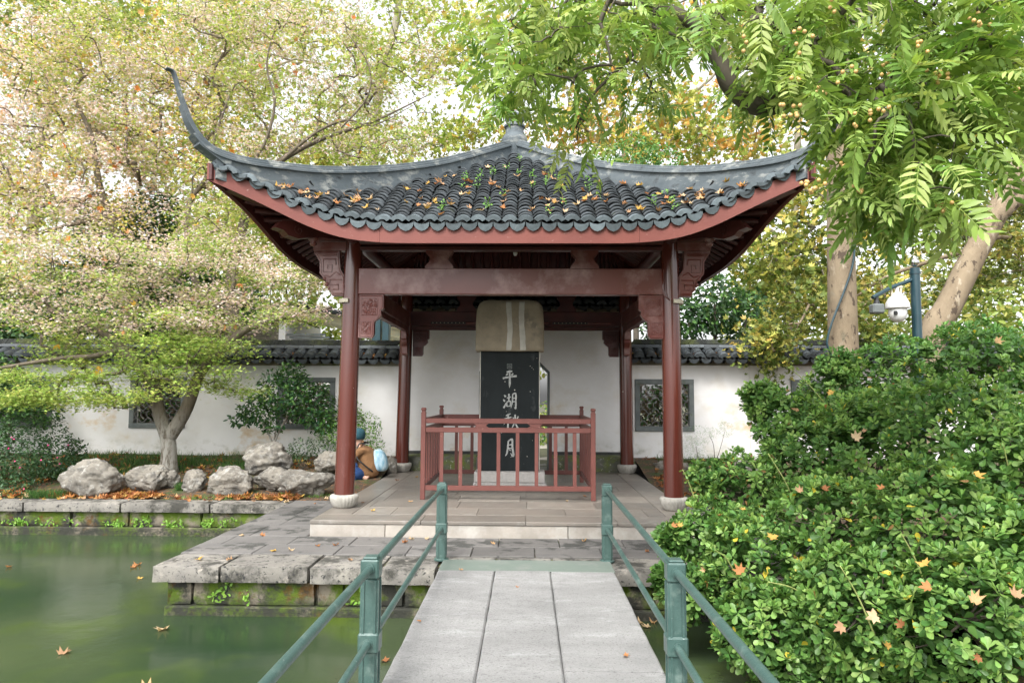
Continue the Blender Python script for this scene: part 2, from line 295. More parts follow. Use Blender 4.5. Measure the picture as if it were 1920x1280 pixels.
# ------------------------------------------------------------------ trees
def tree(name, label, limbs, targets, bark, r_tip=.006, seg=3, mult=1.0, expo=.46, cat='tree', group=None, ttag='trunk'):
    """limbs: list of (points, r0, r1), first starts at the ground; targets: twig ends joined to the nearest wood"""
    base = np.array(limbs[0][0][0], float); root = empty(name, base, label, cat, group)
    mb = MB(); nodes = []; par = []; fix = []
    for pts, r0, r1 in limbs:
        c = curve(pts, 4); n = len(c); s0 = len(nodes)
        if nodes:
            A = np.array(nodes); k = int(np.argmin(((A-c[0])**2).sum(1)))
        else: k = -1
        rr = [r0+(r1-r0)*i/(n-1) for i in range(n)]
        if k < 0: rr[0] *= 1.35; rr[1] *= 1.1
        for i, p in enumerate(c):
            nodes.append(p); par.append(k if i == 0 else len(nodes)-2); fix.append(rr[i])
        mb.tube(([nodes[k]] if k >= 0 else [])+c, ([min(r0*1.15, fix[k])] if k >= 0 else [])+rr, 10, True)
    nfix = len(nodes); T = [np.array(t) for t in targets]; T.sort(key=lambda t: float(((t-np.array(limbs[-1][0][0]))**2).sum()))
    arr = np.zeros((nfix+len(T)*seg, 3)); arr[:nfix] = nodes; n = nfix; prev = list(par)
    for t in T:
        d = ((arr[:n]-t)**2).sum(1); d[:min(5, nfix)] += 4; k = int(np.argmin(d)); a = arr[k].copy(); L = math.sqrt(((a-t)**2).sum())
        sag = rng.normal(0, .08*L, 3); sag[2] += .07*L
        for i in range(1, seg+1):
            u = i/seg; p = a+(t-a)*u+sag*math.sin(math.pi*u)+(rng.normal(0, .02*L, 3) if i < seg else 0)
            arr[n] = p; prev.append(k if i == 1 else n-1); n += 1
    cnt = np.zeros(n)
    for i in range(n-1, nfix-1, -1):
        cnt[i] += 1/seg
        if prev[i] >= nfix: cnt[prev[i]] += cnt[i]
    rad = r_tip*np.maximum(cnt, .3)**expo*mult
    V = []; F = []
    ks = np.arange(4)*math.pi/2
    for i in range(nfix, n):
        a = arr[prev[i]]; b = arr[i]; t = b-a; L = np.linalg.norm(t)+1e-9; t /= L
        u = np.cross(t, (0.3, .2, .93)); u /= np.linalg.norm(u)+1e-9; w = np.cross(t, u)
        ra = min(rad[prev[i]] if prev[i] >= nfix else rad[i]*1.2, rad[i]*1.6); m = len(V)
        for c, r in ((a-t*ra*.5, ra), (b, rad[i])):
            for q in ks: V.append(c+(u*math.cos(q)+w*math.sin(q))*r)
        F += [(m+q, m+(q+1) % 4, m+4+(q+1) % 4, m+4+q) for q in range(4)]
    mb.build(ttag, bark, root, smooth=True)
    if V:
        me = mesh_from('branches', np.array(V)-WL[root.name], np.array(F), bark, True)
        tag(link(bpy.data.objects.new('branches', me), root, WL[root.name]), kind='stuff')
    return root, arr[nfix:n]
def ell(px, py, rx, ry, Y0, Y1, n):
    out = []
    while len(out) < n:
        a, b = rnd.uniform(-1, 1), rnd.uniform(-1, 1)
        if a*a+b*b < 1: out.append(at(px+a*rx, py+b*ry, Y=rnd.uniform(Y0, Y1)))
    return out
def crown(root, name, T, per, spread, shape, size, cols, material=None, flat=1., cl=.6, up=.8, jit=.2, **k):
    """leaf sprays round the twig ends T; cols: list of palettes, one chosen per cluster"""
    T = np.array(T); N = len(T)*per; pos = np.repeat(T, per, 0)+rng.normal(0, 1, (N, 3))*np.array([spread, spread, spread*flat])
    pal = rng.integers(0, len(cols), len(T)); br = rng.uniform(.72, 1.25, len(T)); c = np.zeros((N, 3))
    for i in range(len(cols)):
        m = np.repeat(pal == i, per); c[m] = pick(cols[i], int(m.sum()), jit)
    c *= np.repeat(br, per)[:, None]; m = rng.random(N) < (1-cl)*.4
    c[m] = pick(cols[0], int(m.sum()), jit)
    nr = rng.normal(0, 1, (N, 3)); nr[:, 2] = np.abs(nr[:, 2])+up
    return leaves(name, shape, pos, rotmats(nr), size*rng.uniform(.7, 1.25, N), np.clip(c, 0, 1), material or LEAF, root, **k)
def rough_box(x0, x1, y0, y1, z0, z1, amp=.008, st=.06, rnd_=.018, cut=(12, 5, 3)):
    nx = max(2, min(24, int((x1-x0)/st))); ny = max(2, min(12, int((y1-y0)/st))); nz = max(2, min(6, int((z1-z0)/.045)))
    V = []; idx = {}; F = []
    def vid(i, j, k):
        if (i, j, k) in idx: return idx[(i, j, k)]
        p = [x0+(x1-x0)*i/nx, y0+(y1-y0)*j/ny, z0+(z1-z0)*k/nz]; c = ((x0+x1)/2, (y0+y1)/2, (z0+z1)/2); ext = [i in (0, nx), j in (0, ny), k in (0, nz)]
        if sum(ext) >= 2:
            for a in range(3):
                if ext[a]: p[a] += math.copysign(rnd_*(.35 if a == 2 else .6)*(.6+.8*abs(noise.noise(Vector(p)*9))), c[a]-p[a])
        q = Vector(p)
        for a in range(3):
            if ext[a]: p[a] += (amp*(.25 if a == 2 else 1.))*(noise.noise(q*6+Vector((a*9., 0, 0)))-.35+.5*noise.noise(q*17))*(1 if p[a] > c[a] else -1)
        idx[(i, j, k)] = len(V); V.append(tuple(p)); return idx[(i, j, k)]
    for i in range(nx):
        for j in range(ny):
            for k in (0, nz): F.append([vid(i, j, k), vid(i+1, j, k), vid(i+1, j+1, k), vid(i, j+1, k)])
        for k in range(nz):
            for j in (0, ny): F.append([vid(i, j, k), vid(i+1, j, k), vid(i+1, j, k+1), vid(i, j, k+1)])
    for j in range(ny):
        for k in range(nz):
            for i in (0, nx): F.append([vid(i, j, k), vid(i, j+1, k), vid(i, j+1, k+1), vid(i, j, k+1)])
    mb = MB(); mb.add(V, F); return mb
# ================================================================== SETTING: water, ground, quay, platform
ZL = -.17; ZW = -.62
mb = MB(); mb.add([(-40, -30, ZW), (40, -30, ZW), (40, -.5, ZW), (-40, -.5, ZW)], [(0, 1, 2, 3)]); mb.build('pond_water', WATER, kind='structure')
mb = MB(); mb.add([(-70, -40, -1.4), (70, -40, -1.4), (70, 90, -1.4), (-70, 90, -1.4)], [(0, 1, 2, 3)]); mb.build('ground', GROUND, kind='structure')
def bedz(x, y):
    t = min(max((y+.8)/3.5, 0), 1); z = ZL-.02+.40*t*t*(3-2*t)*.98
    if y > 2.9: z = .2
    return z+.03*noise.noise(Vector((x*1.3, y*1.3, 0)))
def sheet(name, x0, x1, y0, y1, n, m, material, zf):
    V = [(x0+(x1-x0)*i/n, y0+(y1-y0)*j/m, 0) for j in range(m+1) for i in range(n+1)]; V = [(x, y, zf(x, y)) for x, y, _ in V]
    F = [(j*(n+1)+i, j*(n+1)+i+1, (j+1)*(n+1)+i+1, (j+1)*(n+1)+i) for j in range(m) for i in range(n)]
    mb = MB(); mb.add(V, F); return mb.build(name, material, smooth=True, kind='structure')
sheet('planting_bed', -24, -2.19, -.36, 3.0, 90, 24, SOIL, bedz)
sheet('planting_bed', 2.19, 24, -.36, 3.0, 80, 24, SOIL, bedz)
sheet('shrub_bank', 3.31, 24, -9.5, -.358, 30, 20, SOIL, lambda x, y: ZL-.03+.06*noise.noise(Vector((x, y, 1)))*min(1, max(0, -.37-y))-(.6*min(1, max(0, (-y-5.5)))*min(1, max(0, 5-x))))
sheet('back_garden_ground', -60, 60, 3.06, 80, 40, 30, GROUND, lambda x, y: .0+.05*noise.noise(Vector((x*.3, y*.3, 0))))
bank = empty('left_pond_quay', (-8, -.7, ZW)); bank['kind'] = 'structure'
x = -23.; k = 0
while x < -3.2:
    L = rnd.uniform(.95, 1.5); x1 = min(x+L, -3.178)
    if -3.178-x1 < .3: x1 = -3.178
    dz = rnd.uniform(-.006, .006)
    rough_box(x+.002, x1-.002, -.78+rnd.uniform(-.008, .008), -.37, ZL-.13, ZL+dz).build('cap_stone', CAP, bank, auto=50)
    x = x1
x = -23.
while x < -3.2:
    L = rnd.uniform(.6, 1.1); x1 = min(x+L, -3.10)
    if -3.10-x1 < .3: x1 = -3.10
    rough_box(x+.003, x1-.003, -.71+rnd.uniform(-.012, .012), -.4, -.505, ZL-.135, .012).build('quay_block', QUAY, bank, auto=50)
    x = x1
MB().box(-23, -3.08, -.76, -.4, -1.2, -.51, .01).build('footing_stone', QUAY, bank)
# ---- landing round the pavilion
land = empty('landing_terrace', (0, -4.2, ZW)); land['kind'] = 'structure'
MB().box(-3.08, 3.3, -4.16, -.41, -1.3, ZL-.165).build('terrace_core', QUAY, land)
xs = [-3.17, -2.55, -1.745, -1.10, -.60]
for a, b in zip(xs, xs[1:]): rough_box(a+.002, b-.002, -4.31+rnd.uniform(-.012, .008), -3.78, ZL-.15, ZL+rnd.uniform(-.004, .004), .008, rnd_=.02).build('edge_slab', CAP, land, auto=50)
xs = [-.596, -.08, .45, .97, 1.5, 2.2, 3.3]
for a, b in zip(xs, xs[1:]): rough_box(a+.002, b-.002, -4.28+rnd.uniform(-.01, .01), -3.78, ZL-.15, ZL-.005+rnd.uniform(-.003, .003), .008, rnd_=.02).build('edge_slab', CAP, land, auto=50)
def slabs(x0, x1, y0, y1, wx, z0, z1, m, parent, name='paving_slab', b=.006, gap=.004, jz=.003, stag=True):
    x = x0+(-rnd.uniform(.1, .9)*wx if stag else 0)
    while x < x1-.02:
        w = wx*rnd.uniform(.85, 1.15); a = max(x, x0); c = min(x+w, x1)
        if x1-c < .15*wx: c = x1; w = 99
        if c-a > .06: MB().box(a+gap, c-gap, y0+gap, y1-gap, z0, z1+rnd.uniform(-jz, jz), b).build(name, m, parent)
        x += w
for y0, y1 in ((-3.776, -3.36), (-3.36, -2.93)): slabs(-3.17, 3.3, y0, y1, .72, ZL-.15, ZL, LAND, land)
for i, (y0, y1) in enumerate(((-2.93, -2.3), (-2.3, -1.6), (-1.6, -.95), (-.95, -.36))):
    for s in (-1, 1):
        a, b = sorted((s*3.17, s*2.19)); md = (a+b)/2+rnd.uniform(-.15, .15); MB().box(a+.004, md-.003, y0+.004, y1-.004, ZL-.15, ZL+rnd.uniform(-.003, .003), .006).build('paving_slab', LAND, land)
        MB().box(md+.003, b-.004, y0+.004, y1-.004, ZL-.15, ZL+rnd.uniform(-.003, .003), .006).build('paving_slab', LAND, land)
MB().box(-3.168, 3.29, -4.14, -.37, ZL-.16, ZL-.03).build('mortar_bed', QUAY, land)
xs = [-3.05, -2.83, -1.70, -1.45, -.9, -.35, .3, .9, 1.35, 2.1, 2.7, 3.3]
for a, b in zip(xs, xs[1:]): rough_box(a+.003, b-.003, -4.22+rnd.uniform(-.01, .01), -4.1, -.535, ZL-.155, .014).build('quay_block', QUAY, land, auto=50)
MB().box(-3.07, 3.3, -4.25, -4.1, -1.2, -.54, .01).build('footing_stone', QUAY, land)
for y0, y1 in ((-4.14, -3.4), (-3.4, -2.6), (-2.6, -1.7), (-1.7, -.8)): MB().box(-3.10, -3.0, y0+.004, y1-.004, -1.2, ZL-.155, .01).build('quay_block', QUAY, land)
# ---- pavilion platform
plat = empty('pavilion_platform', (0, 0, ZL)); plat['kind'] = 'structure'
PX, PY0, PY1 = 2.17, -2.92, 2.12
MB().box(-PX+.05, PX-.05, PY0+.06, PY1, -.4, -.045).build('platform_core', PALE, plat)
for a, b in zip([-PX, -1.34, -.78, .66, 1.5, PX], [-1.34, -.78, .66, 1.5, PX]):
    MB().box(a+.003, b-.003, PY0+.012+rnd.uniform(-.003, .003), PY0+.16, ZL-.1, -.042, .006).build('riser_stone', PALE, plat)
for a, b in zip([-PX, -.95, .2, 1.2, PX], [-.95, .2, 1.2, PX]): MB().box(a+.002, b-.002, PY0, PY0+.42, -.04, 0, .006).build('edge_stone', PLAT, plat)
for s in (-1, 1):
    for a, b in zip([PY0+.424, -1.6, -.4, .8], [-1.6, -.4, .8, PY1]):
        x0, x1 = sorted((s*PX, s*(PX-.36))); MB().box(x0+.002, x1-.002, a+.002, b-.002, -.04, 0, .005).build('edge_stone', PLAT, plat)
        x0, x1 = sorted((s*(PX-.01), s*(PX-.15))); MB().box(x0, x1, a+.002, b-.002, ZL-.1, -.042, .005).build('riser_stone', PALE, plat)
y = PY0+.424; rows = 0
while y < PY1-.05:
    y1 = min(y+rnd.uniform(.46, .56), PY1); slabs(-PX+.362, PX-.362, y, y1, .95, -.04, 0, PLAT, plat, 'floor_slab', .004, .002, .0008); y = y1
# ---- stone plank bridge
br = empty('stone_bridge', (.19, -4.4, ZW), 'low bridge of long pale stone planks leading to the pavilion', 'bridge')
XB = [-.575, -.07, .415, .985]
segs = [(-4.40, -8.0), (-4.40, -9.2), (-4.40, -6.6)]
def plank(x0, x1, y0, y1, z0, z1, m, name='plank', seed=0):
    """a long slab with worn, slightly wavy arrises"""
    n = max(4, int(abs(y1-y0)/.12)); prof = [(0, 0), (.012, .012)]
    V = []; F = []
    def e(y, k): return .007*noise.noise(Vector((y*3.1, k*7.7+seed, 0)))+.012*max(0, noise.noise(Vector((y*1.7, k*3.3+seed, 4)))-.35)
    for i in range(n+1):
        y = y0+(y1-y0)*i/n; a = x0+abs(e(y, 1)); b = x1-abs(e(y, 2)); dz = .002*noise.noise(Vector((y*1.1, seed, 9)))
        V += [(a, y, z0), (a, y, z1-.012), (a+.012, y, z1+dz), (b-.012, y, z1+dz), (b, y, z1-.012), (b, y, z0)]
    for i in range(n):
        for k in range(6): F.append((i*6+k, i*6+(k+1) % 6, (i+1)*6+(k+1) % 6, (i+1)*6+k))
    F += [tuple(range(6)), tuple(n*6+k for k in range(5, -1, -1))]
    return MB().add(V, F).build(name, m, br)
ZB = ZL+.012
for i in range(3):
    y = -4.405; stops = [(-13.2,), (-13.2,), (-6.62, -13.2)][i]
    for st in stops:
        plank(XB[i]+.0015, XB[i+1]-.0015, y, st+.006, ZB-.16, ZB+[0, .003, -.002][i]+(.0 if y > -6 else -.003), PLANK, seed=i+len(stops)); y = st
MB().box(-.57, .985, -4.40, -3.99, ZL+.003, ZB-.001, .004).build('threshold_slab', GREENP, br)
for y in (-7.0, -10.0): MB().box(-.5, .9, y-.25, y+.25, -1.4, ZB-.165, .02).build('bridge_pier', QUAY, br)
# ---- railings
def railing(x, ys, label):
    r = empty('bridge_railing', (x, ys[0], ZB), label, 'railing', 'green railings along the bridge')
    for i, y in enumerate(ys):
        z0 = ZL; zt = .55; h = .0475; mb = MB()
        mb.box(x-h*.86, x+h*.86, y-h*.86, y+h*.86, z0, zt-.11, .006)
        for sx, sy in ((1, 0), (-1, 0), (0, 1), (0, -1)):       # raised corner beads leave a sunk panel in each face
            for q in (-1, 1):
                cx_, cy_ = x+sx*h*.87+sy*q*h*.62, y+sy*h*.87+sx*q*h*.62
                mb.box(cx_-.006, cx_+.006, cy_-.006, cy_+.006, z0+.03, zt-.115)
        p = mb.build('post', RAIL, r)
        MB().box(x-h, x+h, y-h, y+h, zt-.11, zt-.012, .008).box(x-h*.8, x+h*.8, y-h*.8, y+h*.8, zt-.014, zt, .006).build('post_cap', RAIL, p)
        MB().box(x-h*1.12, x+h*1.12, y-h*1.12, y+h*1.12, zt-.475, zt-.375, .009).build('collar', RAIL, p)
        MB().lathe([(.07, 0), (.07, .012), (.06, .02)], (x, y, z0), 12).build('foot_plate', RAIL, p)
    for a, b in zip(ys, ys[1:]):
        for z, rr in ((.55-.058, .021), (.55-.425, .019)):
            mb = MB(); mb.tube([(x, a-.03, z), (x, (a+b)/2, z+.002), (x, b+.03, z)], rr, 14)
            for q, s in ((a-.055, -1), (b+.055, 1)): mb.lathe([(rr+.007, -.008), (rr+.007, .008)], (x, q, z), 4) if False else None
            mb.build('rail', RAIL, r, auto=50)
            for q in (a-h*1.0, b+h*1.0):
                MB().tube([(x, q-.012, z), (x, q+.012, z)], rr+.006, 14).build('socket', RAIL, r, auto=50)
    return r
h = .0475
railing(-.594, [-3.96, -7.01, -10.06], 'green iron post and rail railing on the left side of the bridge, over open water')
railing(.963, [-3.96, -7.01, -10.06], 'green iron post and rail railing on the right side of the bridge, against the shrub')

# ================================================================== PAVILION
pav = empty('pavilion', (0, 0, 0), 'open square pavilion with red columns under a tiled roof with upswept corners', 'pavilion')
HD = [0, .26, .76, 1.21, 1.8, 2.34, 2.68, 2.9, 3.16, 3.3]; HZ = [5.36, 5.20, 4.866, 4.60, 4.325, 4.14, 4.08, 4.04, 4.03, 4.07]
def ridge_top(d): return float(np.interp(d, HD, HZ))
def sm(xs, ys):
    xs = np.array(xs); ys = np.array(ys); g = np.linspace(xs[0], xs[-1], 200); v = np.interp(g, xs, ys)
    k = np.ones(15)/15; pv = np.concatenate([2*v[0]-v[7:0:-1], v, 2*v[-1]-v[-2:-9:-1]]); v = np.convolve(pv, k, 'valid'); return lambda d: float(np.interp(d, g, v))
ridge_top = sm(HD, HZ)
Pf = sm([0, .26, .76, 1.21, 1.62, 2.18, 2.61, 2.88, 3.05, 3.4], [5.12, 4.94, 4.60, 4.33, 4.09, 3.74, 3.46, 3.30, 3.265, 3.22])
Kf = sm([0, 1.3, 1.5, 1.77, 2.0, 2.3, 2.62, 2.85, 3.05, 3.28, 3.45], [0, 0, .01, .035, .08, .185, .335, .44, .52, .61, .67])
def Ye(x): x = abs(x); return 2.88+(.40*((x-1.45)/1.83)**2 if x > 1.45 else 0)
def Z(u, v): return Pf(abs(v))+Kf(abs(u))            # u along the eave, v distance from the centre line
ROT = [0, math.pi/2, math.pi, -math.pi/2]            # 0 = front face (towards -Y)
def face_pt(f, u, v, z):
    c, s = [(1, 0), (0, 1), (-1, 0), (0, -1)][f]; x, y = u, -v; return (c*x-s*y, s*x+c*y, z)
# roof deck (underside boards) per face
for f in range(4):
    V = []; F = []; nu, nv = 40, 14
    for i in range(nu+1):
        for j in range(nv+1):
            u0 = -3.2+6.4*i/nu; t = j/nv; ye = Ye(u0)-.03; v = abs(u0)+(ye-abs(u0))*t if ye > abs(u0) else abs(u0); V.append(face_pt(f, u0, v, Z(u0, v)-.05))
    N = len(V); V += [(x, y, z-.03) for x, y, z in V]
    for i in range(nu):
        for j in range(nv):
            a = i*(nv+1)+j; F += [(a, a+1, a+nv+2, a+nv+1), (N+a, N+a+nv+1, N+a+nv+2, N+a+1)]
    for i in range(nu):
        a = i*(nv+1)+nv; F.append((a, a+nv+1, N+a+nv+1, N+a))
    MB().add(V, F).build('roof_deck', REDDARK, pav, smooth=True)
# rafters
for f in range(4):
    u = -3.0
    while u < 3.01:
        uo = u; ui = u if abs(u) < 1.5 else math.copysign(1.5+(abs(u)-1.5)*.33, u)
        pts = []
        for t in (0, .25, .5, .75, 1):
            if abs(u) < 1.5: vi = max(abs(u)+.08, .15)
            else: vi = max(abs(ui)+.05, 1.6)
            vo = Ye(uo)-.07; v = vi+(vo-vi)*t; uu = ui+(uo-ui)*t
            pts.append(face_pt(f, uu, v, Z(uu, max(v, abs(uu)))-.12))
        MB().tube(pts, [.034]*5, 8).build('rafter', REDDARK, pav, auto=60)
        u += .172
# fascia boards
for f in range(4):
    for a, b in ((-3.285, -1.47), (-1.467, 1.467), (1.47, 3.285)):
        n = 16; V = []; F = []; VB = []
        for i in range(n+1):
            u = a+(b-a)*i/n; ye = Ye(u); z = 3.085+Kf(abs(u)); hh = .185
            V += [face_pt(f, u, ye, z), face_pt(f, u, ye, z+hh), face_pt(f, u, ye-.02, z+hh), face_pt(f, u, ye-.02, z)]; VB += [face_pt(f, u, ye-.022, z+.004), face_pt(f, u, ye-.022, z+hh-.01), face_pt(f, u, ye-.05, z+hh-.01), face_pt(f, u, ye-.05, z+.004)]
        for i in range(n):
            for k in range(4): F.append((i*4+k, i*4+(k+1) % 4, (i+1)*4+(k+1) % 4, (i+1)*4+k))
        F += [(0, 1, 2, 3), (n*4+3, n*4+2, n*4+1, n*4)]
        MB().add(V, F).build('fascia_board', REDFASC, pav, auto=40); MB().add(VB, F).build('fascia_shade_board', REDDARK, pav, auto=40)  # second, dark board is added so the inside of the fascia looks shaded
# tiles
def arc_tile(r, half, L, th, n=7, drop=0., cup=False):
    """half-round tile: x across, y down the slope from 0 (upper) to -L (lower), z up"""
    V = []; F = []
    for j, y in enumerate((0, -L)):
        rr = r*(1 if j else .93)
        for q in (0, th):
            for i in range(n+1):
                a = -half+2*half*i/n; s = -1 if cup else 1
                V.append(((rr+q)*math.sin(a), y, s*((rr+q)*math.cos(a)-r*math.cos(half))))
    m = n+1
    for i in range(n):
        F += [(m+i, m+i+1, 3*m+i+1, 3*m+i), (2*m+i, 3*m+i, 3*m+i+1, 2*m+i+1)]
    if drop:      # decorated end: a shallow apron hangs below the rim
        k = len(V)
        for i in range(n+1):
            a = -half+2*half*i/n; V.append(((r-drop)*math.sin(a)*1.0, -L-.012, (r-drop)*math.cos(a)-r*math.cos(half)))
        for i in range(n+1):
            a = -half+2*half*i/n; V.append(((r+th)*math.sin(a), -L-.004, (r+th)*math.cos(a)-r*math.cos(half)))
        F += [(k+i, k+i+1, k+m+i+1, k+m+i) for i in range(n)]+[(3*m+i, k+m+i, k+m+i+1, 3*m+i+1) for i in range(n)]
    return V, F
covV, covF = arc_tile(.090, math.radians(57), .15, .013)
endV, endF = arc_tile(.092, math.radians(58), .16, .014, 8, .036)
panV, panF = arc_tile(.12, math.radians(48), .17, .011, 5, cup=True)
def tmesh(n, V, F, m):
    mm = MB(); mm.add(V, F); me = mm.mesh(n, m, smooth=True); me.set_sharp_from_angle(angle=math.radians(40)); return me
M_COV = tmesh('roof_tile', covV, covF, TILE); M_END = tmesh('eave_tile', endV, endF, TILEE)
# drip tile: rounded pendant plate with a shallow concave upper edge
dp = [(-.088, .012), (-.045, -.006), (0, -.012), (.045, -.006), (.088, .012), (.083, -.03), (.062, -.062), (.034, -.080), (0, -.092), (-.034, -.080), (-.062, -.062), (-.083, -.03)]
M_DRIP = MB().prism(dp, -.008, .008).mesh('drip_tile', TILEE)
def tile_M(f, u, v, dz, jit=1., tilt=.10, back=False):
    e = .03; p = Vector(face_pt(f, u, v, Z(u, v)+dz)); q = Vector(face_pt(f, u, v+e, Z(u, v+e)+dz))
    d = (q-p).normalized(); a = Vector(face_pt(f, u+e, v, Z(u+e, max(v, 0))+dz))-p; a.normalize()
    a = (a-d*a.dot(d)).normalized(); n = a.cross(-d).normalized()
    M = Matrix(((a.x, -d.x, n.x, p.x), (a.y, -d.y, n.y, p.y), (a.z, -d.z, n.z, p.z), (0, 0, 0, 1)))
    return M @ Matrix.Rotation(-tilt+rnd.gauss(0, .012)*jit, 4, 'X') @ Matrix.Rotation(rnd.gauss(0, .03)*jit, 4, 'Z') @ Matrix.Rotation(rnd.gauss(0, .02)*jit, 4, 'Y')
PITCH = .18; EXP = .097
front_cov = []; others = []; pans = []; drips = []
for f in range(4):
    for i in range(-17, 18):
        u = i*PITCH; v = Ye(u)+.03; k = 0
        while v-.16 > abs(u)+.05:
            M = tile_M(f, u+rnd.gauss(0, .004), v-.165, .022+rnd.gauss(0, .003), tilt=.17)
            if k == 0: inst(M_END, 'eave_tile', pav, M)
            elif f == 0: front_cov.append((v, M))
            else: others.append(M)
            v -= EXP*rnd.uniform(.93, 1.07); k += 1
        if k == 0: inst(M_END, 'eave_tile', pav, tile_M(f, u, Ye(u)-.12, .04, tilt=.05))
    for i in range(-18, 18):
        u = (i+.5)*PITCH; v = Ye(u)+.0
        if abs(u) < 3.24:
            p = face_pt(f, u, Ye(u)+.035, 3.085+Kf(abs(u))+.222)
            sl = (Kf(abs(u)+.05)-Kf(abs(u)-.05))/.1*math.copysign(1, u)
            M = Matrix.Translation(p) @ Matrix.Rotation(ROT[f], 4, 'Z') @ Matrix.Rotation(-math.atan(sl)*.8+rnd.gauss(0, .02), 4, 'Y') @ Matrix.Rotation(.22+rnd.gauss(0, .04), 4, 'X') @ Matrix.Diagonal((rnd.uniform(.95, 1.03), 1, rnd.uniform(.92, 1.05), 1))
            inst(M_DRIP, 'drip_tile', pav, M)
        v = Ye(u)+.04
        while v-.1 > abs(u):
            pans.append(tile_M(f, u, v-.16, .035, .7, tilt=.10)); v -= .125
front_cov.sort(key=lambda t: -t[0])
for v, M in front_cov[:300]: inst(M_COV, 'roof_tile', pav, M)
def joined(name, V, F, Ms, m, parent):
    V = np.array(V); Q = []; G = []
    for i, M in enumerate(Ms):
        A = np.array(M); Q.append(V @ A[:3, :3].T+A[:3, 3]-WL[parent.name]); G += [tuple(j+i*len(V) for j in fc) for fc in F]
    me = mesh_from(name, np.concatenate(Q), G, m, True); me.set_sharp_from_angle(angle=math.radians(40)); o = bpy.data.objects.new(name, me); link(o, parent, WL[parent.name]); return tag(o, kind='stuff')
joined('upper_roof_tiles', covV, covF, [M for _, M in front_cov[300:]]+others, TILE, pav)
joined('pan_tiles', panV, panF, pans, TILEP, pav)
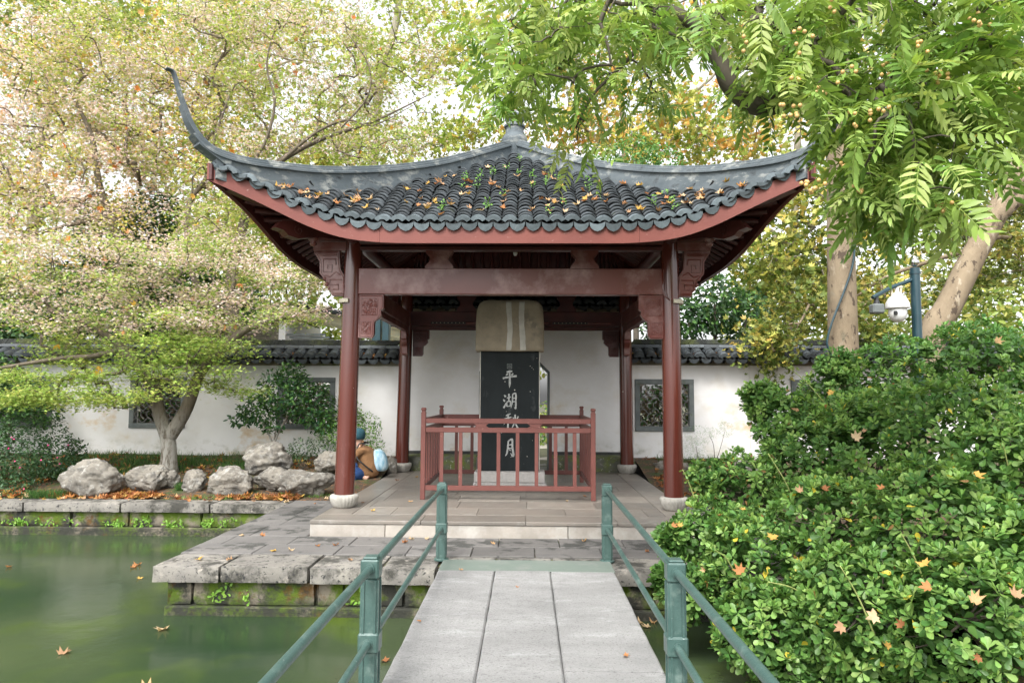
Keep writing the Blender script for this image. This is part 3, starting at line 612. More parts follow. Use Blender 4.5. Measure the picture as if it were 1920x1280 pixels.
# hip ridges
def sweep(secs, path_pts, cap=True):
    """secs: list of cross-sections (each list of (w, z)) placed at path points; side = horizontal normal of the diagonal"""
    V = []; F = []; m = len(secs[0])
    for (p, side, up), s in zip(path_pts, secs): V += [tuple(np.array(p)+np.array(side)*w+np.array(up)*z) for w, z in s]
    for i in range(len(secs)-1):
        for k in range(m): F.append((i*m+k, i*m+(k+1) % m, (i+1)*m+(k+1) % m, (i+1)*m+k))
    F += [tuple(range(m))[::-1], tuple((len(secs)-1)*m+k for k in range(m))]; return V, F
for qi, (sx, sy) in enumerate(((-1, -1), (1, -1), (-1, 1), (1, 1))):
    side = (sx*.7071, -sy*.7071, 0); D = np.array([sx, sy, 0.])
    hip = None
    ds = np.linspace(.10, 3.23, 40)
    pts = [((D*d)[0], (D*d)[1], 0) for d in ds]
    secs = [[(-.075, Pf(d)+Kf(d)-.12), (-.07, ridge_top(d)-.085), (.07, ridge_top(d)-.085), (.075, Pf(d)+Kf(d)-.12)] for d in ds]
    V, F = sweep(secs, [(p, side, (0, 0, 1)) for p in pts])
    hip = MB().add(V, F).build('hip_ridge', RIDGE, pav, auto=45)
    # three moulded courses; each ends a little further out, the top one runs up into the horn
    full = curve([(.05, 5.335), (.26, 5.20), (.76, 4.868), (1.21, 4.60), (1.8, 4.33), (2.34, 4.145), (2.68, 4.075), (2.95, 4.035), (3.14, 4.035), (3.28, 4.085), (3.39, 4.235), (3.455, 4.42), (3.505, 4.59), (3.535, 4.72), (3.56, 4.785), (3.61, 4.795)], 6)
    full = [np.array([p[0]*1., p[1]]) for p in full]
    def course(name, off0, off1, w, dend, w_end=None):
        P_ = [p for p in full if p[0] <= dend]; V = []; F = []; n = len(P_); secs = []; path = []
        for i, p in enumerate(P_):
            a = P_[max(i-1, 0)]; b = P_[min(i+1, n-1)]; t = (b-a)/np.linalg.norm(b-a); nn = np.array([-t[1], t[0]])
            u = max(0, (p[0]-3.2)/.41); sc = 1-.55*u
            c = D*p[0]; up = D/1.0*nn[0]; up = np.array([up[0], up[1], nn[1]])
            ww = w*(1-.5*u); path.append((np.array([c[0], c[1], p[1]]), side, up)); secs.append([(-ww, off0*sc), (-ww, off1*sc-.006), (-ww+.006, off1*sc), (ww-.006, off1*sc), (ww, off1*sc-.006), (ww, off0*sc)])
        V, F = sweep(secs, path); return MB().add(V, F).build(name, RIDGE, hip, auto=40)
    course('ridge_moulding', -.090, -.060, .100, 3.36); course('ridge_moulding', -.058, -.030, .088, 3.47); course('ridge_cap', -.028, .0, .074, 3.70)
    e = D*3.30; MB().add(*sweep([[(-.085, -.17), (-.085, -.06), (.085, -.06), (.085, -.17)], [(-.085, -.13), (-.085, -.05), (.085, -.05), (.085, -.13)]], [((D*3.12)[:3]+[0, 0, 4.015], side, (0, 0, 1)), ((D*3.37)[:3]+[0, 0, 4.17], side, (0, 0, 1))])).build('ridge_stop', RIDGE, hip)
    # corner beams under the hip and the cover tile closing the corner
    V, F = sweep([[(-.055, Pf(d)+Kf(d)-.30+.14*max(0, d-2.3)), (-.055, Pf(d)+Kf(d)-.13), (.055, Pf(d)+Kf(d)-.13), (.055, Pf(d)+Kf(d)-.30+.14*max(0, d-2.3))] for d in np.linspace(1.9, 3.12, 10)], [((D*d)[:3], side, (0, 0, 1)) for d in np.linspace(1.9, 3.12, 10)])
    MB().add(V, F).build('upper_corner_beam', REDDARK, pav)
    mbb = MB(); prof = [(1.3, 3.36), (1.3, 3.50), (2.72, 3.43), (2.86, 3.40), (2.92, 3.31), (2.84, 3.29), (2.80, 3.24), (2.70, 3.22), (2.62, 3.25), (2.5, 3.28)]
    V = []; n = len(prof)
    for w in (-.07, .07): V += [tuple(D*d*.94+np.array(side)*w+np.array([0, 0, z-.02])) for d, z in prof]
    mbb.add(V, [tuple(range(n)), tuple(range(2*n-1, n-1, -1))]+[(i, i+n, (i+1) % n+n, (i+1) % n) for i in range(n)])
    cb = mbb.build('corner_beam', REDDARK, pav)
    for w in (-.075, .075):   # carved scroll on both cheeks
        c = D*2.70*.94+np.array(side)*w+np.array([0, 0, 3.30]); dd = D/math.sqrt(2)
        sp = [tuple(c+dd*(.012+.005*k)*math.cos(k*.7)+np.array([0, 0, 1])*(.012+.005*k)*math.sin(k*.7)) for k in range(12)]
        MB().tube(sp, .006, 5).build('scroll', REDDARK, cb)
    bd = D*2.38; MB().lathe([(.03, .25), (.03, .1), (.06, .09), (.065, .06), (.045, .045), (.06, .03), (.062, -.005), (.035, -.03), (.045, -.045), (.035, -.07), (.005, -.085)], (bd[0], bd[1], 3.235), 14).build('pendant_bud', RED, pav, smooth=True)
# finial
MB().lathe([(.15, -.30), (.18, -.06), (.20, .0), (.20, .05), (.165, .10), (.145, .12), (.14, .22), (.165, .23), (.165, .26), (.14, .28), (.12, .30), (.15, .34), (.155, .38), (.12, .44), (.04, .48), (.0, .49)], (0, 0, 5.31), 24).build('roof_finial', RIDGE, pav, auto=50)
# columns
for sx, sy in ((-1, -1), (1, -1), (-1, 1), (1, 1)):
    x0 = 2.03*sx if sx < 0 else 2.0*sx; x1 = 1.975*sx; y = 2.0*sy; V = [(x0+(x1-x0)*t, y, .16+(3.62-.16)*t) for t in np.linspace(0, 1, 12)]
    c = MB().tube(V, [.121-.012*t for t in np.linspace(0, 1, 12)], 32).build('column', REDCOL, pav, auto=50)
    prof = [(.118, 0), (.132, .015), (.150, .045), (.165, .08), (.172, .115), (.168, .142), (.150, .155), (.132, .158)]
    MB().lathe(prof, (x0, y, .001), 96, 24, .022).build('column_base', DRUM, pav, auto=60)
    if sy < 0:
        ring = empty('lamp_ring', (0, 0, 0)) if False else None
        for zz, hh, rr, mm, nm in ((2.51, .045, .158, CREAM, 'lamp_ring'),):
            V = []; F = []; n = 24; cx_ = x0+(x1-x0)*.68
            for i in range(n+1):
                a = (math.pi if sx < 0 else 0)-1.5+3.0*i/n
                for r_, z_ in ((.118, zz), (rr, zz), (rr, zz+hh), (.118, zz+hh)): V.append((cx_+r_*math.cos(a), y+r_*math.sin(a), z_))
            for i in range(n):
                for k in range(4): F.append((i*4+k, i*4+(k+1) % 4, (i+1)*4+(k+1) % 4, (i+1)*4+k))
            F += [(0, 1, 2, 3), (n*4+3, n*4+2, n*4+1, n*4)]
            lr = MB().add(V, F).build(nm, mm, pav)
            for i in range(2, 22, 2):
                a = (math.pi if sx < 0 else 0)-1.5+3.0*i/24; MB().lathe([(.007, 0), (.007, .004)], (cx_+.14*math.cos(a), y+.14*math.sin(a), zz+hh+.001), 6).build('lamp_bead', DARK, lr)
# beams and purlins
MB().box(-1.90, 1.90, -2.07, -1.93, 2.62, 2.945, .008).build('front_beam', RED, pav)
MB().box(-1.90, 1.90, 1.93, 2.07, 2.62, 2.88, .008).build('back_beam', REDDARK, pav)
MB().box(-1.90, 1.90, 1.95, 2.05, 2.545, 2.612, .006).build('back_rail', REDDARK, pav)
for sx in (-1, 1):
    MB().box(sx*1.97-.06, sx*1.97+.06, -1.88, 1.88, 2.60, 2.86, .008).build('side_beam', RED, pav)
    MB().box(sx*1.97-.045, sx*1.97+.045, -1.87, 1.87, 2.50, 2.592, .006).build('side_rail', RED, pav)
    MB().tube([(sx*1.97, -2.4, 3.33), (sx*1.97, 2.4, 3.33)], .085, 12).build('eave_purlin', REDDARK, pav, auto=60)
for sy in (-1, 1):
    MB().box(-2.42, 2.42, sy*2.0-.06, sy*2.0+.06, 3.175, 3.225, .006).build('purlin_plate', REDDARK, pav)
    MB().tube([(-2.4, sy*2.0, 3.315), (2.4, sy*2.0, 3.315)], .085, 12).build('eave_purlin', REDDARK, pav, auto=60)
for d, z in ((1.0, 4.2), (.35, 4.62)):
    for a in range(4):
        p, q = face_pt(a, -d, d, z), face_pt(a, d, d, z); MB().tube([p, q], .07, 10).build('upper_purlin', REDDARK, pav, auto=60)
for sx in (-1, 1): MB().tube([(sx*1.0, -1.95, 3.45), (sx*1.0, 1.95, 3.45)], .08, 10).build('tie_beam', REDDARK, pav, auto=60)
for sx in (-1, 1):
    for sy in (-1, 1): MB().box(sx-.06, sx+.06, sy-.06, sy+.06, 3.5, 4.15).build('king_post', REDDARK, pav)
# vase-shaped struts on the beams
vp = [(-.175, 0), (-.178, .02), (-.160, .05), (-.125, .085), (-.112, .12), (-.125, .15), (-.158, .185), (-.172, .215), (-.17, .228)]
vp = vp+[(-a, b) for a, b in vp[::-1]]
for sx in (-.895, .92):
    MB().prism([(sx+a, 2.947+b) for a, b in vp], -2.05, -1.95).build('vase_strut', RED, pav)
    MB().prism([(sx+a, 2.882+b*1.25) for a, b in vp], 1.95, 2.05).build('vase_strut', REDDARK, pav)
for sx in (-1, 1):
    for yy in (-.9, .9): MB().prism([(yy+a, 2.862+b*1.3) for a, b in vp], sx*1.97-.05, sx*1.97+.05, 'yz').build('vase_strut', REDDARK, pav)
# carved brackets: outline, raised border, relief
def inset(poly, d):
    n = len(poly); out = []; A = sum(poly[i][0]*poly[(i+1) % n][1]-poly[(i+1) % n][0]*poly[i][1] for i in range(n)); s = 1 if A > 0 else -1
    for i in range(n):
        p0, p1, p2 = (np.array(poly[j % n], float) for j in (i-1, i, i+1)); a = p1-p0; b = p2-p1; a /= np.linalg.norm(a)+1e-9; b /= np.linalg.norm(b)+1e-9
        na = np.array([-a[1], a[0]])*s; nb = np.array([-b[1], b[0]])*s; m = na+nb; m = m/max(.5, (m@m))*2*.5*2; out.append(tuple(p1+m*d*.5*1.0)) if False else out.append(tuple(p1+(na+nb)*d/max(.6, 1+na@nb)))
    return out
def tube2(mb, pts, y, r, axes): mb.tube([{'xz': (u, y, v), 'yz': (y, u, v)}[axes] for u, v in pts], r, 5)
def carved(name, poly, w0, w1, axes, m, zones, frets=()):
    o = MB().prism(poly, w0, w1, axes).build(name, m, pav); mb = MB()
    for y in (w0-.002, w1+.002):
        q = inset(poly, .016); tube2(mb, q+[q[0]], y, .006, axes)
        for (u0, u1, v0, v1) in zones:                        # leafy scroll relief
            tube2(mb, [(u0, v0), (u1, v0), (u1, v1), (u0, v1), (u0, v0)], y, .0045, axes)
            r = random.Random(int(abs(u0*1000)+v0*77))
            for k in range(int(34*(u1-u0)*(v1-v0)/.02)):
                cu, cv, rad, a0 = r.uniform(u0+.016, u1-.016), r.uniform(v0+.016, v1-.016), r.uniform(.008, .018), r.uniform(0, 6.3)
                tube2(mb, [(min(max(cu+rad*math.cos(a0+t), u0), u1), min(max(cv+rad*math.sin(a0+t)*.9, v0), v1)) for t in np.linspace(0, 4.4, 7)], y, .0052, axes)
        for fr in frets: tube2(mb, fr, y, .009, axes)
    mb.build('relief_carving', m, o, auto=60); return o
def bpoly(s, x0, zt, w=.32, h=.54):      # inner bracket under the beam
    P0 = [(0, 0), (w, 0), (w, -.17*h/.54), (w*.90, -.20*h/.54), (w*.92, -.25*h/.54), (w*.80, -.30*h/.54), (w*.66, -.335*h/.54), (w*.64, -.37*h/.54), (w*.64, -.50*h/.54), (w*.56, -h), (.01, -h)]
    return [(x0+s*a, zt+b) for a, b in P0]
for sx in (-1, 1):
    x0 = sx*1.905; s = -sx
    z1, z2 = sorted((x0+s*.05, x0+s*.25)); y1, y2 = sorted((x0+s*.045, x0+s*.165))
    carved('carved_bracket', bpoly(s, x0, 2.617), -2.045, -1.955, 'xz', RED, [(z1, z2, 2.36, 2.57), (y1, y2, 2.13, 2.28)])
    carved('carved_bracket', bpoly(s, sx*1.87, 2.54, .30, .47), 1.955, 2.045, 'xz', REDDARK, [(min(sx*1.87+s*.05, sx*1.87+s*.25), max(sx*1.87+s*.05, sx*1.87+s*.25), 2.32, 2.49), (min(sx*1.87+s*.045, sx*1.87+s*.16), max(sx*1.87+s*.045, sx*1.87+s*.16), 2.11, 2.24)])
    for sy in (-1, 1):
        y0 = sy*1.88; carved('carved_bracket', bpoly(-sy, y0, 2.497, .28, .42), sx*1.97-.045, sx*1.97+.045, 'yz', RED, [(min(y0-sy*.04, y0-sy*.22), max(y0-sy*.04, y0-sy*.22), 2.30, 2.46)])
    # outer cantilever brackets on the flanks
    for sy in (-1, 1):
        X = lambda a: sx*(2.06+a); m = RED
        poly = [(X(.0), 2.60), (X(.17), 2.60), (X(.19), 2.655), (X(.225), 2.68), (X(.215), 2.72), (X(.25), 2.735), (X(.245), 2.79), (X(.265), 2.80), (X(.33), 2.88), (X(.335), 3.03), (X(.365), 3.08), (X(.40), 3.13), (X(.41), 3.165), (X(.09), 3.165), (X(.085), 3.06), (X(.07), 2.93), (X(.015), 2.84)]
        fr = [[(X(.13), 2.99), (X(.13), 3.06), (X(.29), 3.06), (X(.29), 2.90), (X(.18), 2.90), (X(.18), 2.99), (X(.235), 2.99), (X(.235), 2.945)],
              [(X(.05), 2.80), (X(.20), 2.80), (X(.20), 2.74), (X(.09), 2.74), (X(.09), 2.68), (X(.16), 2.68)], [(X(.04), 2.63), (X(.16), 2.63)], [(X(.12), 3.11), (X(.36), 3.11)], [(X(.12), 3.13), (X(.38), 3.13)]]
        fr2 = [[(X(.07), 2.86), (X(.13), 2.90), (X(.20), 2.84), (X(.27), 2.86)]]
        carved('outer_bracket', poly, sy*2.0-.055, sy*2.0+.055, 'xz', m if sy < 0 else REDDARK, [], fr+fr2)
        MB().box(*sorted((X(-.02), X(.415))), sy*2.0-.07, sy*2.0+.07, 3.168, 3.56, .006).build('bracket_head', RED if sy < 0 else REDDARK, pav)
        for a, z, r_ in ((.235, 2.745, .028), (.265, 2.815, .024), (.21, 2.69, .02)): MB().lathe([(r_*math.cos(t), r_*math.sin(t)) for t in np.linspace(-1.4, 1.4, 7)], (X(a), sy*2.0-.045, z), 10).build('carved_knob', RED, pav, smooth=True)
# strip lights and bare bulb
for x0 in (-1.53, .67):
    o = MB().box(x0, x0+.62, 1.905, 1.925, 2.655, 2.688).build('strip_light', DARK, pav)
    for k in range(9): MB().box(x0+.027+k*.069, x0+.043+k*.069, 1.898, 1.904, 2.664, 2.680).build('lamp_bead', CREAM, o)
for x0, x1 in ((-.89, -.3), (.2, .6), (1.30, 1.72)): MB().tube([(x0, 1.91, 2.672), (x1, 1.91, 2.672)], .018, 8).build('conduit', RED, pav)
MB().tube([(1.865, -2.125, 3.0), (1.868, -2.13, 2.68), (1.885, -2.135, 2.6), (1.94, -2.15, 2.55)], .011, 8).build('conduit', REDCOL, pav, smooth=True)
MB().tube([(.02, 0, 4.3), (.02, 0, 3.62)], .006, 6).lathe([(.012, 0), (.03, -.03), (.035, -.07), (.02, -.1), (0, -.105)], (.02, 0, 3.62), 12).build('hanging_bulb', WPLAST, pav, smooth=True)

# ================================================================== STELE and its fence
st = empty('stone_stele', (-.045, -.25, 0), 'black stele with white calligraphy, a rounded tan cap stone and a speckled base', 'stele')
MB().box(-.565, .495, -.52, -.02, 0, .12, .02).box(-.55, .47, -.50, -.05, .121, .275, .012).build('base', STBASE, st)
slab = MB().box(-.475, .385, -.36, -.12, .276, 2.02, .006).build('slab', STELE, st)
MB().box(-.487, -.470, -.352, -.13, .28, 2.018, .003).build('pale_edge', STWHITE, slab); MB().box(.380, .397, -.352, -.13, .28, 2.018, .003).build('pale_edge', STWHITE, slab)
bm = bmesh.new(); bmesh.ops.create_cube(bm, size=1); bmesh.ops.subdivide_edges(bm, edges=bm.edges[:], cuts=9, use_grid_fill=True)
for v in bm.verts:
    x, y, z = v.co*2; r = .32
    def rd(a, b, ra):   # superellipse rounding
        return a, b
    ax, az = abs(x), z
    if az > 0 and ax > .72 and az > .5:
        dx, dz = (ax-.72)/.28, (az-.5)/.5; L = math.hypot(dx, dz)
        if L > 1: ax = .72+.28*dx/L*1.0; az = .5+.5*dz/L
    x = math.copysign(ax, x); k = 1-.04*max(0, az)
    n = noise.noise(Vector((x*2, y*2, z*2)))*.02
    v.co = Vector((-.045+x*.500*k*(1+n), -.26+y*.21*(1+n)*(1-.12*max(0, az)**3), 2.395+az*.375*(1+n)))
capo = MB().bm(bm).build('cap_stone', STCAP, st, smooth=True)
def ribbon(name, xa, w, m, parent):
    V = []; F = []; n = 22
    for i in range(n+1):
        t = i/n; z = 2.03+.73*t; x = xa+.012*math.sin(t*5+xa*9)+.004*noise.noise(Vector((t*9, xa, 0))); k = 1-.12*max(0, (z-2.395)/.375)**3
        y = -.26-.21*k-.004-.012*noise.noise(Vector((x*2, z, 0)))*0-.006; ww = w*(1+.15*noise.noise(Vector((t*7, xa*5, 3))))
        if t > .96: y += .02*(t-.96)/.04
        V += [(x-ww/2, y, z), (x+ww/2, y, z), (x+ww/2, y+.03, z), (x-ww/2, y+.03, z)]
    for i in range(n):
        for k in range(4): F.append((i*4+k, i*4+(k+1) % 4, (i+1)*4+(k+1) % 4, (i+1)*4+k))
    F += [(0, 1, 2, 3), (n*4+3, n*4+2, n*4+1, n*4)]
    return MB().add(V, F).build(name, m, parent)
ribbon('white_band', -.055, .075, STWHITE, capo); ribbon('white_band', .135, .08, STWHITE, capo)
# calligraphy: brush strokes (x, z, width) in a unit cell, cut as thin raised plates
CH = {
 'ping': [[(-.28, .78, .12), (0, .84, .16), (.22, .86, .08)], [(-.34, .48, .05), (-.22, .60, .13), (-.16, .66, .05)], [(.30, .68, .06), (.20, .56, .13), (.12, .50, .04)], [(-.62, .22, .12), (-.3, .30, .13), (.3, .40, .12), (.62, .44, .14)], [(-.02, .85, .10), (.0, .3, .13), (.0, -.3, .13), (-.03, -.62, .02)]],
 'hu': [[(-.62, .72, .05), (-.50, .60, .16), (-.46, .52, .04)], [(-.70, .30, .05), (-.58, .16, .16), (-.54, .06, .04)], [(-.66, -.55, .14), (-.52, -.30, .12), (-.42, -.02, .03)],
        [(-.34, .42, .10), (-.15, .48, .11), (.06, .54, .06)], [(-.14, .84, .13), (-.14, .4, .11), (-.16, .10, .06)], [(-.34, .04, .09), (-.34, -.40, .08)], [(-.34, .06, .09), (.0, .10, .11), (.0, -.36, .08)], [(-.32, -.38, .08), (.02, -.34, .08)],
        [(.22, .80, .09), (.20, .1, .11), (.06, -.55, .04)], [(.22, .80, .08), (.52, .86, .13), (.54, .1, .12), (.52, -.58, .12), (.38, -.46, .03)], [(.24, .40, .08), (.50, .44, .08)], [(.22, .06, .08), (.50, .10, .08)]],
 'qiu': [[(.0, .95, .06), (-.30, .80, .12), (-.46, .74, .03)], [(-.66, .42, .09), (-.3, .52, .11), (.08, .62, .08)], [(-.24, .82, .11), (-.24, .1, .12), (-.26, -.52, .12), (-.34, -.42, .03)], [(-.24, .45, .09), (-.42, .12, .08), (-.66, -.08, .02)], [(-.2, .42, .05), (-.04, .2, .12), (.0, .12, .05)],
         [(.22, .62, .04), (.30, .42, .12), (.32, .36, .04)], [(.74, .70, .12), (.60, .46, .08), (.54, .38, .03)], [(.42, .86, .12), (.42, .3, .12), (.24, -.2, .09), (.02, -.58, .03)], [(.40, .2, .06), (.58, -.2, .11), (.78, -.56, .15)]],
 'yue': [[(-.20, .66, .12), (-.24, .1, .13), (-.34, -.5, .13), (-.50, -.78, .04)], [(-.20, .66, .08), (.14, .82, .16), (.24, .72, .14), (.26, 0, .15), (.38, -.72, .16), (.20, -.72, .10), (.06, -.46, .03)], [(-.14, .28, .07), (.16, .32, .09)], [(-.18, -.08, .08), (.18, -.02, .10)], [(-.10, -.26, .03), (.0, -.2, .06), (.1, -.3, .03)]],
}
def glyph(name, key, cx_, cz_, s, sx_=1.):
    mb = MB(); k = 0
    for stk in CH[key]:
        pts = curve([(a*sx_, b, w) for a, b, w in stk], 5); k += 1; V = []; n = len(pts)
        for i, p in enumerate(pts):
            a = pts[max(i-1, 0)]; b = pts[min(i+1, n-1)]; t = np.array([b[0]-a[0], b[1]-a[1]]); t /= np.linalg.norm(t)+1e-9; w = max(.012, p[2]*.62*(1+.25*noise.noise(Vector((i*.9, k, s*9)))))
            for q in (-1, 1): V.append((cx_+s*(p[0]-t[1]*w*q), cz_+s*(p[1]+t[0]*w*q)))
        y = -.3625-.0006*k; VV = [(a, y, b) for a, b in V]+[(a, -.355, b) for a, b in V]; N = 2*n; F = []
        for i in range(n-1): F += [(2*i, 2*i+1, 2*i+3, 2*i+2), (2*i, 2*i+2, N+2*i+2, N+2*i), (2*i+1, N+2*i+1, N+2*i+3, 2*i+3)]
        F += [(0, N, N+1, 1), (2*n-2, 2*n-1, N+2*n-1, N+2*n-2)]; mb.add(VV, F)
    return mb.build(name, INK, slab)
glyph('inscription_character', 'ping', -.045, 1.585, .165); glyph('inscription_character', 'hu', -.035, 1.27, .150); glyph('inscription_character', 'qiu', -.03, .96, .155); glyph('inscription_character', 'yue', -.035, .61, .150, .9)
mb = MB(); cx_, cz_, s = -.05, 1.80, .036
for a, b, c, d in ((-1, 1, .82, 1), (-1, 1, -1, -.82), (-1, -.82, -.82, .82), (.82, 1, -.82, .82), (-.5, .5, .35, .48), (-.5, -.35, -.4, .35), (.35, .5, -.4, .35), (-.5, .5, -.52, -.4), (-.12, .12, -.2, .2)):
    mb.box(cx_+a*s, cx_+b*s, -.3625, -.355, cz_+c*s, cz_+d*s)
mb.build('seal_mark', mat('grey_seal_paint', (.22, .24, .23), (.16, .18, .17), 40, .8, .2), slab)
# chips on the slab
for k in range(16):
    x_, z_ = rnd.uniform(-.44, .36), rnd.uniform(.35, 1.95); r_ = rnd.uniform(.004, .011); MB().prism([(x_+r_*math.cos(a)*rnd.uniform(.5, 1.2), z_+1.3*r_*math.sin(a)*rnd.uniform(.5, 1.2)) for a in np.linspace(0, 5.4, 7)], -.3615, -.358).build('chip', STWHITE, slab)
fe = empty('stele_fence', (-.04, -.33, 0), 'low red wooden fence standing square round the stele', 'fence')
fx0, fx1, fy0, fy1 = -1.165, 1.085, -1.32, .64
def post(x, y):
    o = MB().box(x-.031, x+.031, y-.031, y+.031, 0, 1.145, .004).build('post', REDFENCE, fe)
    MB().box(x-.024, x+.024, y-.024, y+.024, 1.146, 1.165).box(x-.033, x+.033, y-.033, y+.033, 1.166, 1.205, .010).build('post_knob', REDFENCE, o)
for x in (fx0, fx1):
    for y in (fy0, fy1): post(x, y)
for y in (fy0, fy1):
    for z0, z1 in ((1.0, 1.065), (.88, .945), (.12, .185)): MB().box(fx0+.033, fx1-.033, y-.022, y+.022, z0, z1, .004).build('rail', REDFENCE, fe)
    for k in range(8): x = fx0+.245+k*(fx1-fx0-.49)/7; MB().box(x-.024, x+.024, y-.018, y+.018, .187, .878).build('baluster', REDFENCE, fe)
    for x in (-.40, .32): MB().prism([(x-.10, .947), (x+.10, .947), (x+.06, .972), (x+.10, .998), (x-.10, .998), (x-.06, .972)], y-.015, y+.015).build('bow_block', REDFENCE, fe)
for x in (fx0, fx1):
    for z0, z1 in ((1.0, 1.065), (.88, .945), (.12, .185)): MB().box(x-.022, x+.022, fy0+.033, fy1-.033, z0, z1, .004).build('rail', REDFENCE, fe)
    for k in range(6): y = fy0+.28+k*(fy1-fy0-.56)/5; MB().box(x-.018, x+.018, y-.024, y+.024, .187, .878).build('baluster', REDFENCE, fe)
# ================================================================== GARDEN WALLS
YW = 2.76; FRW = .09; WZ0, WZ1 = .71, 1.69
def wall_body(parent, x0, x1, ztop, wins, y0=YW, y1=3.06, zb=-.5):
    mb = MB(); x = x0
    for a, b in wins:
        mb.box(x, a, y0, y1, zb, ztop); mb.box(a, b, y0, y1, zb, WZ0); mb.box(a, b, y0, y1, WZ1, ztop); x = b
    mb.box(x, x1, y0, y1, zb, ztop); return mb.build('plaster_wall', WALL, parent)
hv, hf = arc_tile(.066, math.radians(88), .05, .013, 8); M_LAT = tmesh('lattice_tile', hv, hf, LATT)
def window(parent, a, b):
    fr = MB().box(a-.004, b+.004, YW-.03, YW+.10, WZ1-FRW, WZ1+.004, .006).box(a-.004, b+.004, YW-.03, YW+.10, WZ0-.004, WZ0+FRW, .006).box(a-.003, a+FRW, YW-.028, YW+.10, WZ0+FRW+.001, WZ1-FRW-.001, .004).box(b-FRW, b+.003, YW-.028, YW+.10, WZ0+FRW+.001, WZ1-FRW-.001, .004).build('window_frame', SLATE, parent)
    xa, xb, za, zb = a+FRW, b-FRW, WZ0+FRW, WZ1-FRW; nx = round((xb-xa)/.118); nz = round((zb-za)/.118); cx, cz = (xb-xa)/nx, (zb-za)/nz
    for i in range(nx):
        for j in range(nz):
            c = Vector((xa+(i+.5)*cx, YW+.02+rnd.uniform(-.004, .004), za+(j+.5)*cz)); ang = [0, math.pi/2, math.pi, -math.pi/2][(i % 2)+2*(j % 2) if (i+j) % 2 == 0 else 3-(i % 2)]
            off = Matrix.Rotation(ang, 4, 'Y') @ Vector((0, 0, -.028))
            inst(M_LAT, 'lattice_tile', fr, Matrix.Translation(c+off) @ Matrix.Rotation(ang, 4, 'Y') @ Matrix.Scale(cx/.122, 4))
    MB().box(xa, xb, YW+.005, YW+.012, za, za+.006).box(xa, xb, YW+.005, YW+.012, zb-.006, zb).build('lattice_bead', LATT, fr)
c2v, c2f = arc_tile(.086, math.radians(74), .17, .014); e2v, e2f = arc_tile(.088, math.radians(76), .18, .014, 8, .05)
M_C2 = tmesh('coping_tile', c2v, c2f, TILE); M_E2 = tmesh('coping_end_tile', e2v, e2f, TILE)
M_D2 = MB().prism([(a*1.05, b*.95) for a, b in dp], -.008, .008).mesh('coping_drip_tile', TILE)
M_BR = MB().box(-.1, .1, -.04, .04, -.019, .019).mesh('brick', BRICK)
M_RT = MB().prism([(.062*math.cos(a), .062*math.sin(a)) for a in np.linspace(0, math.pi, 9)], -.135, .135, 'yz').mesh('ridge_tube_tile', mat('pale_grey_tile', (.11, .125, .135), (.075, .085, .09), 7, .75, .4, 40, [((.07, .085, .04), 5, .6, .8)], vary=.2))
def coping(parent, x0, x1, zt, parts=True):
    x = x0
    MB().box(x0, x1, YW-.02, 3.08, zt+.001, zt+.04).build('coping_band', BRICK, parent)
    MB().box(x0, x1, YW-.01, 3.07, zt+.041, zt+.085).build('coping_course', TILEP, parent)
    n = int((x1-x0)/.213)
    for k in range(n): inst(M_BR, 'brick', parent, Matrix.Translation((x0+(k+.5)*(x1-x0)/n, YW-.035, zt+.062)) @ Matrix.Diagonal((.62+.3*(k % 2), 1, 1, 1)))
    MB().prism([(YW-.30, zt+.09), (YW+.15, zt+.30), (YW+.45, zt+.09)], x0, x1, 'yz').build('coping_core', TILEP, parent)
    n = int((x1-x0)/.222); st_ = []; P_ = (x1-x0)/n; sl = math.atan2(.21, .45)
    for k in range(n):
        xx = x0+(k+.5)*P_
        for q in range(5):
            y = YW-.33+.065*q+.18; z = zt+.12+math.tan(sl)*(.065*q+.18)
            M = Matrix.Translation((xx+rnd.gauss(0, .004), y, z)) @ Matrix.Rotation(sl-.08+rnd.gauss(0, .03), 4, 'X') @ Matrix.Rotation(rnd.gauss(0, .05), 4, 'Z')
            if q == 0: inst(M_E2, 'coping_end_tile', parent, M)
            elif q < 3 and parts: inst(M_C2, 'coping_tile', parent, M)
            else: st_.append(M)
    for k in range(n+1):
        xx = x0+k*P_; inst(M_D2, 'coping_drip_tile', parent, Matrix.Translation((xx, YW-.315, zt+.105)) @ Matrix.Rotation(.25+rnd.gauss(0, .05), 4, 'X') @ Matrix.Rotation(rnd.gauss(0, .04), 4, 'Y'))
    joined('upper_coping_tiles', c2v, c2f, st_, TILE, parent)
    n = int((x1-x0)/.275)
    for k in range(n): inst(M_RT, 'ridge_tube_tile', parent, Matrix.Translation((x0+(k+.5)*(x1-x0)/n, YW+.02+rnd.gauss(0, .003), zt+.335+rnd.gauss(0, .003))) @ Matrix.Rotation(rnd.gauss(0, .012), 4, 'Y'))
    MB().box(x0, x1, YW+.0, YW+.32, zt+.26, zt+.395).build('coping_ridge_core', TILEP, parent)
    bx = np.array([(a*.011, b*.085, c*.058) for c in (-1, 1) for b in (-1, 1) for a in (-1, 1)]); bf = [(0, 2, 3, 1), (4, 5, 7, 6), (0, 1, 5, 4), (2, 6, 7, 3), (0, 4, 6, 2), (1, 3, 7, 5)]
    Ms = []; x = x0+.06
    while x < x1-.05: Ms.append(Matrix.Translation((x, YW+.16, zt+.455)) @ Matrix.Rotation(.62+rnd.gauss(0, .05), 4, 'Y') @ Matrix.Scale(rnd.uniform(.92, 1.05), 4)); x += .034
    j = joined('standing_ridge_tiles', bx, bf, Ms, mat('mossy_ridge_tile', (.05, .055, .05), (.035, .038, .035), 9, .9, .5, 40, [((.085, .10, .035), 3, .45, .65)]), parent)
    return j
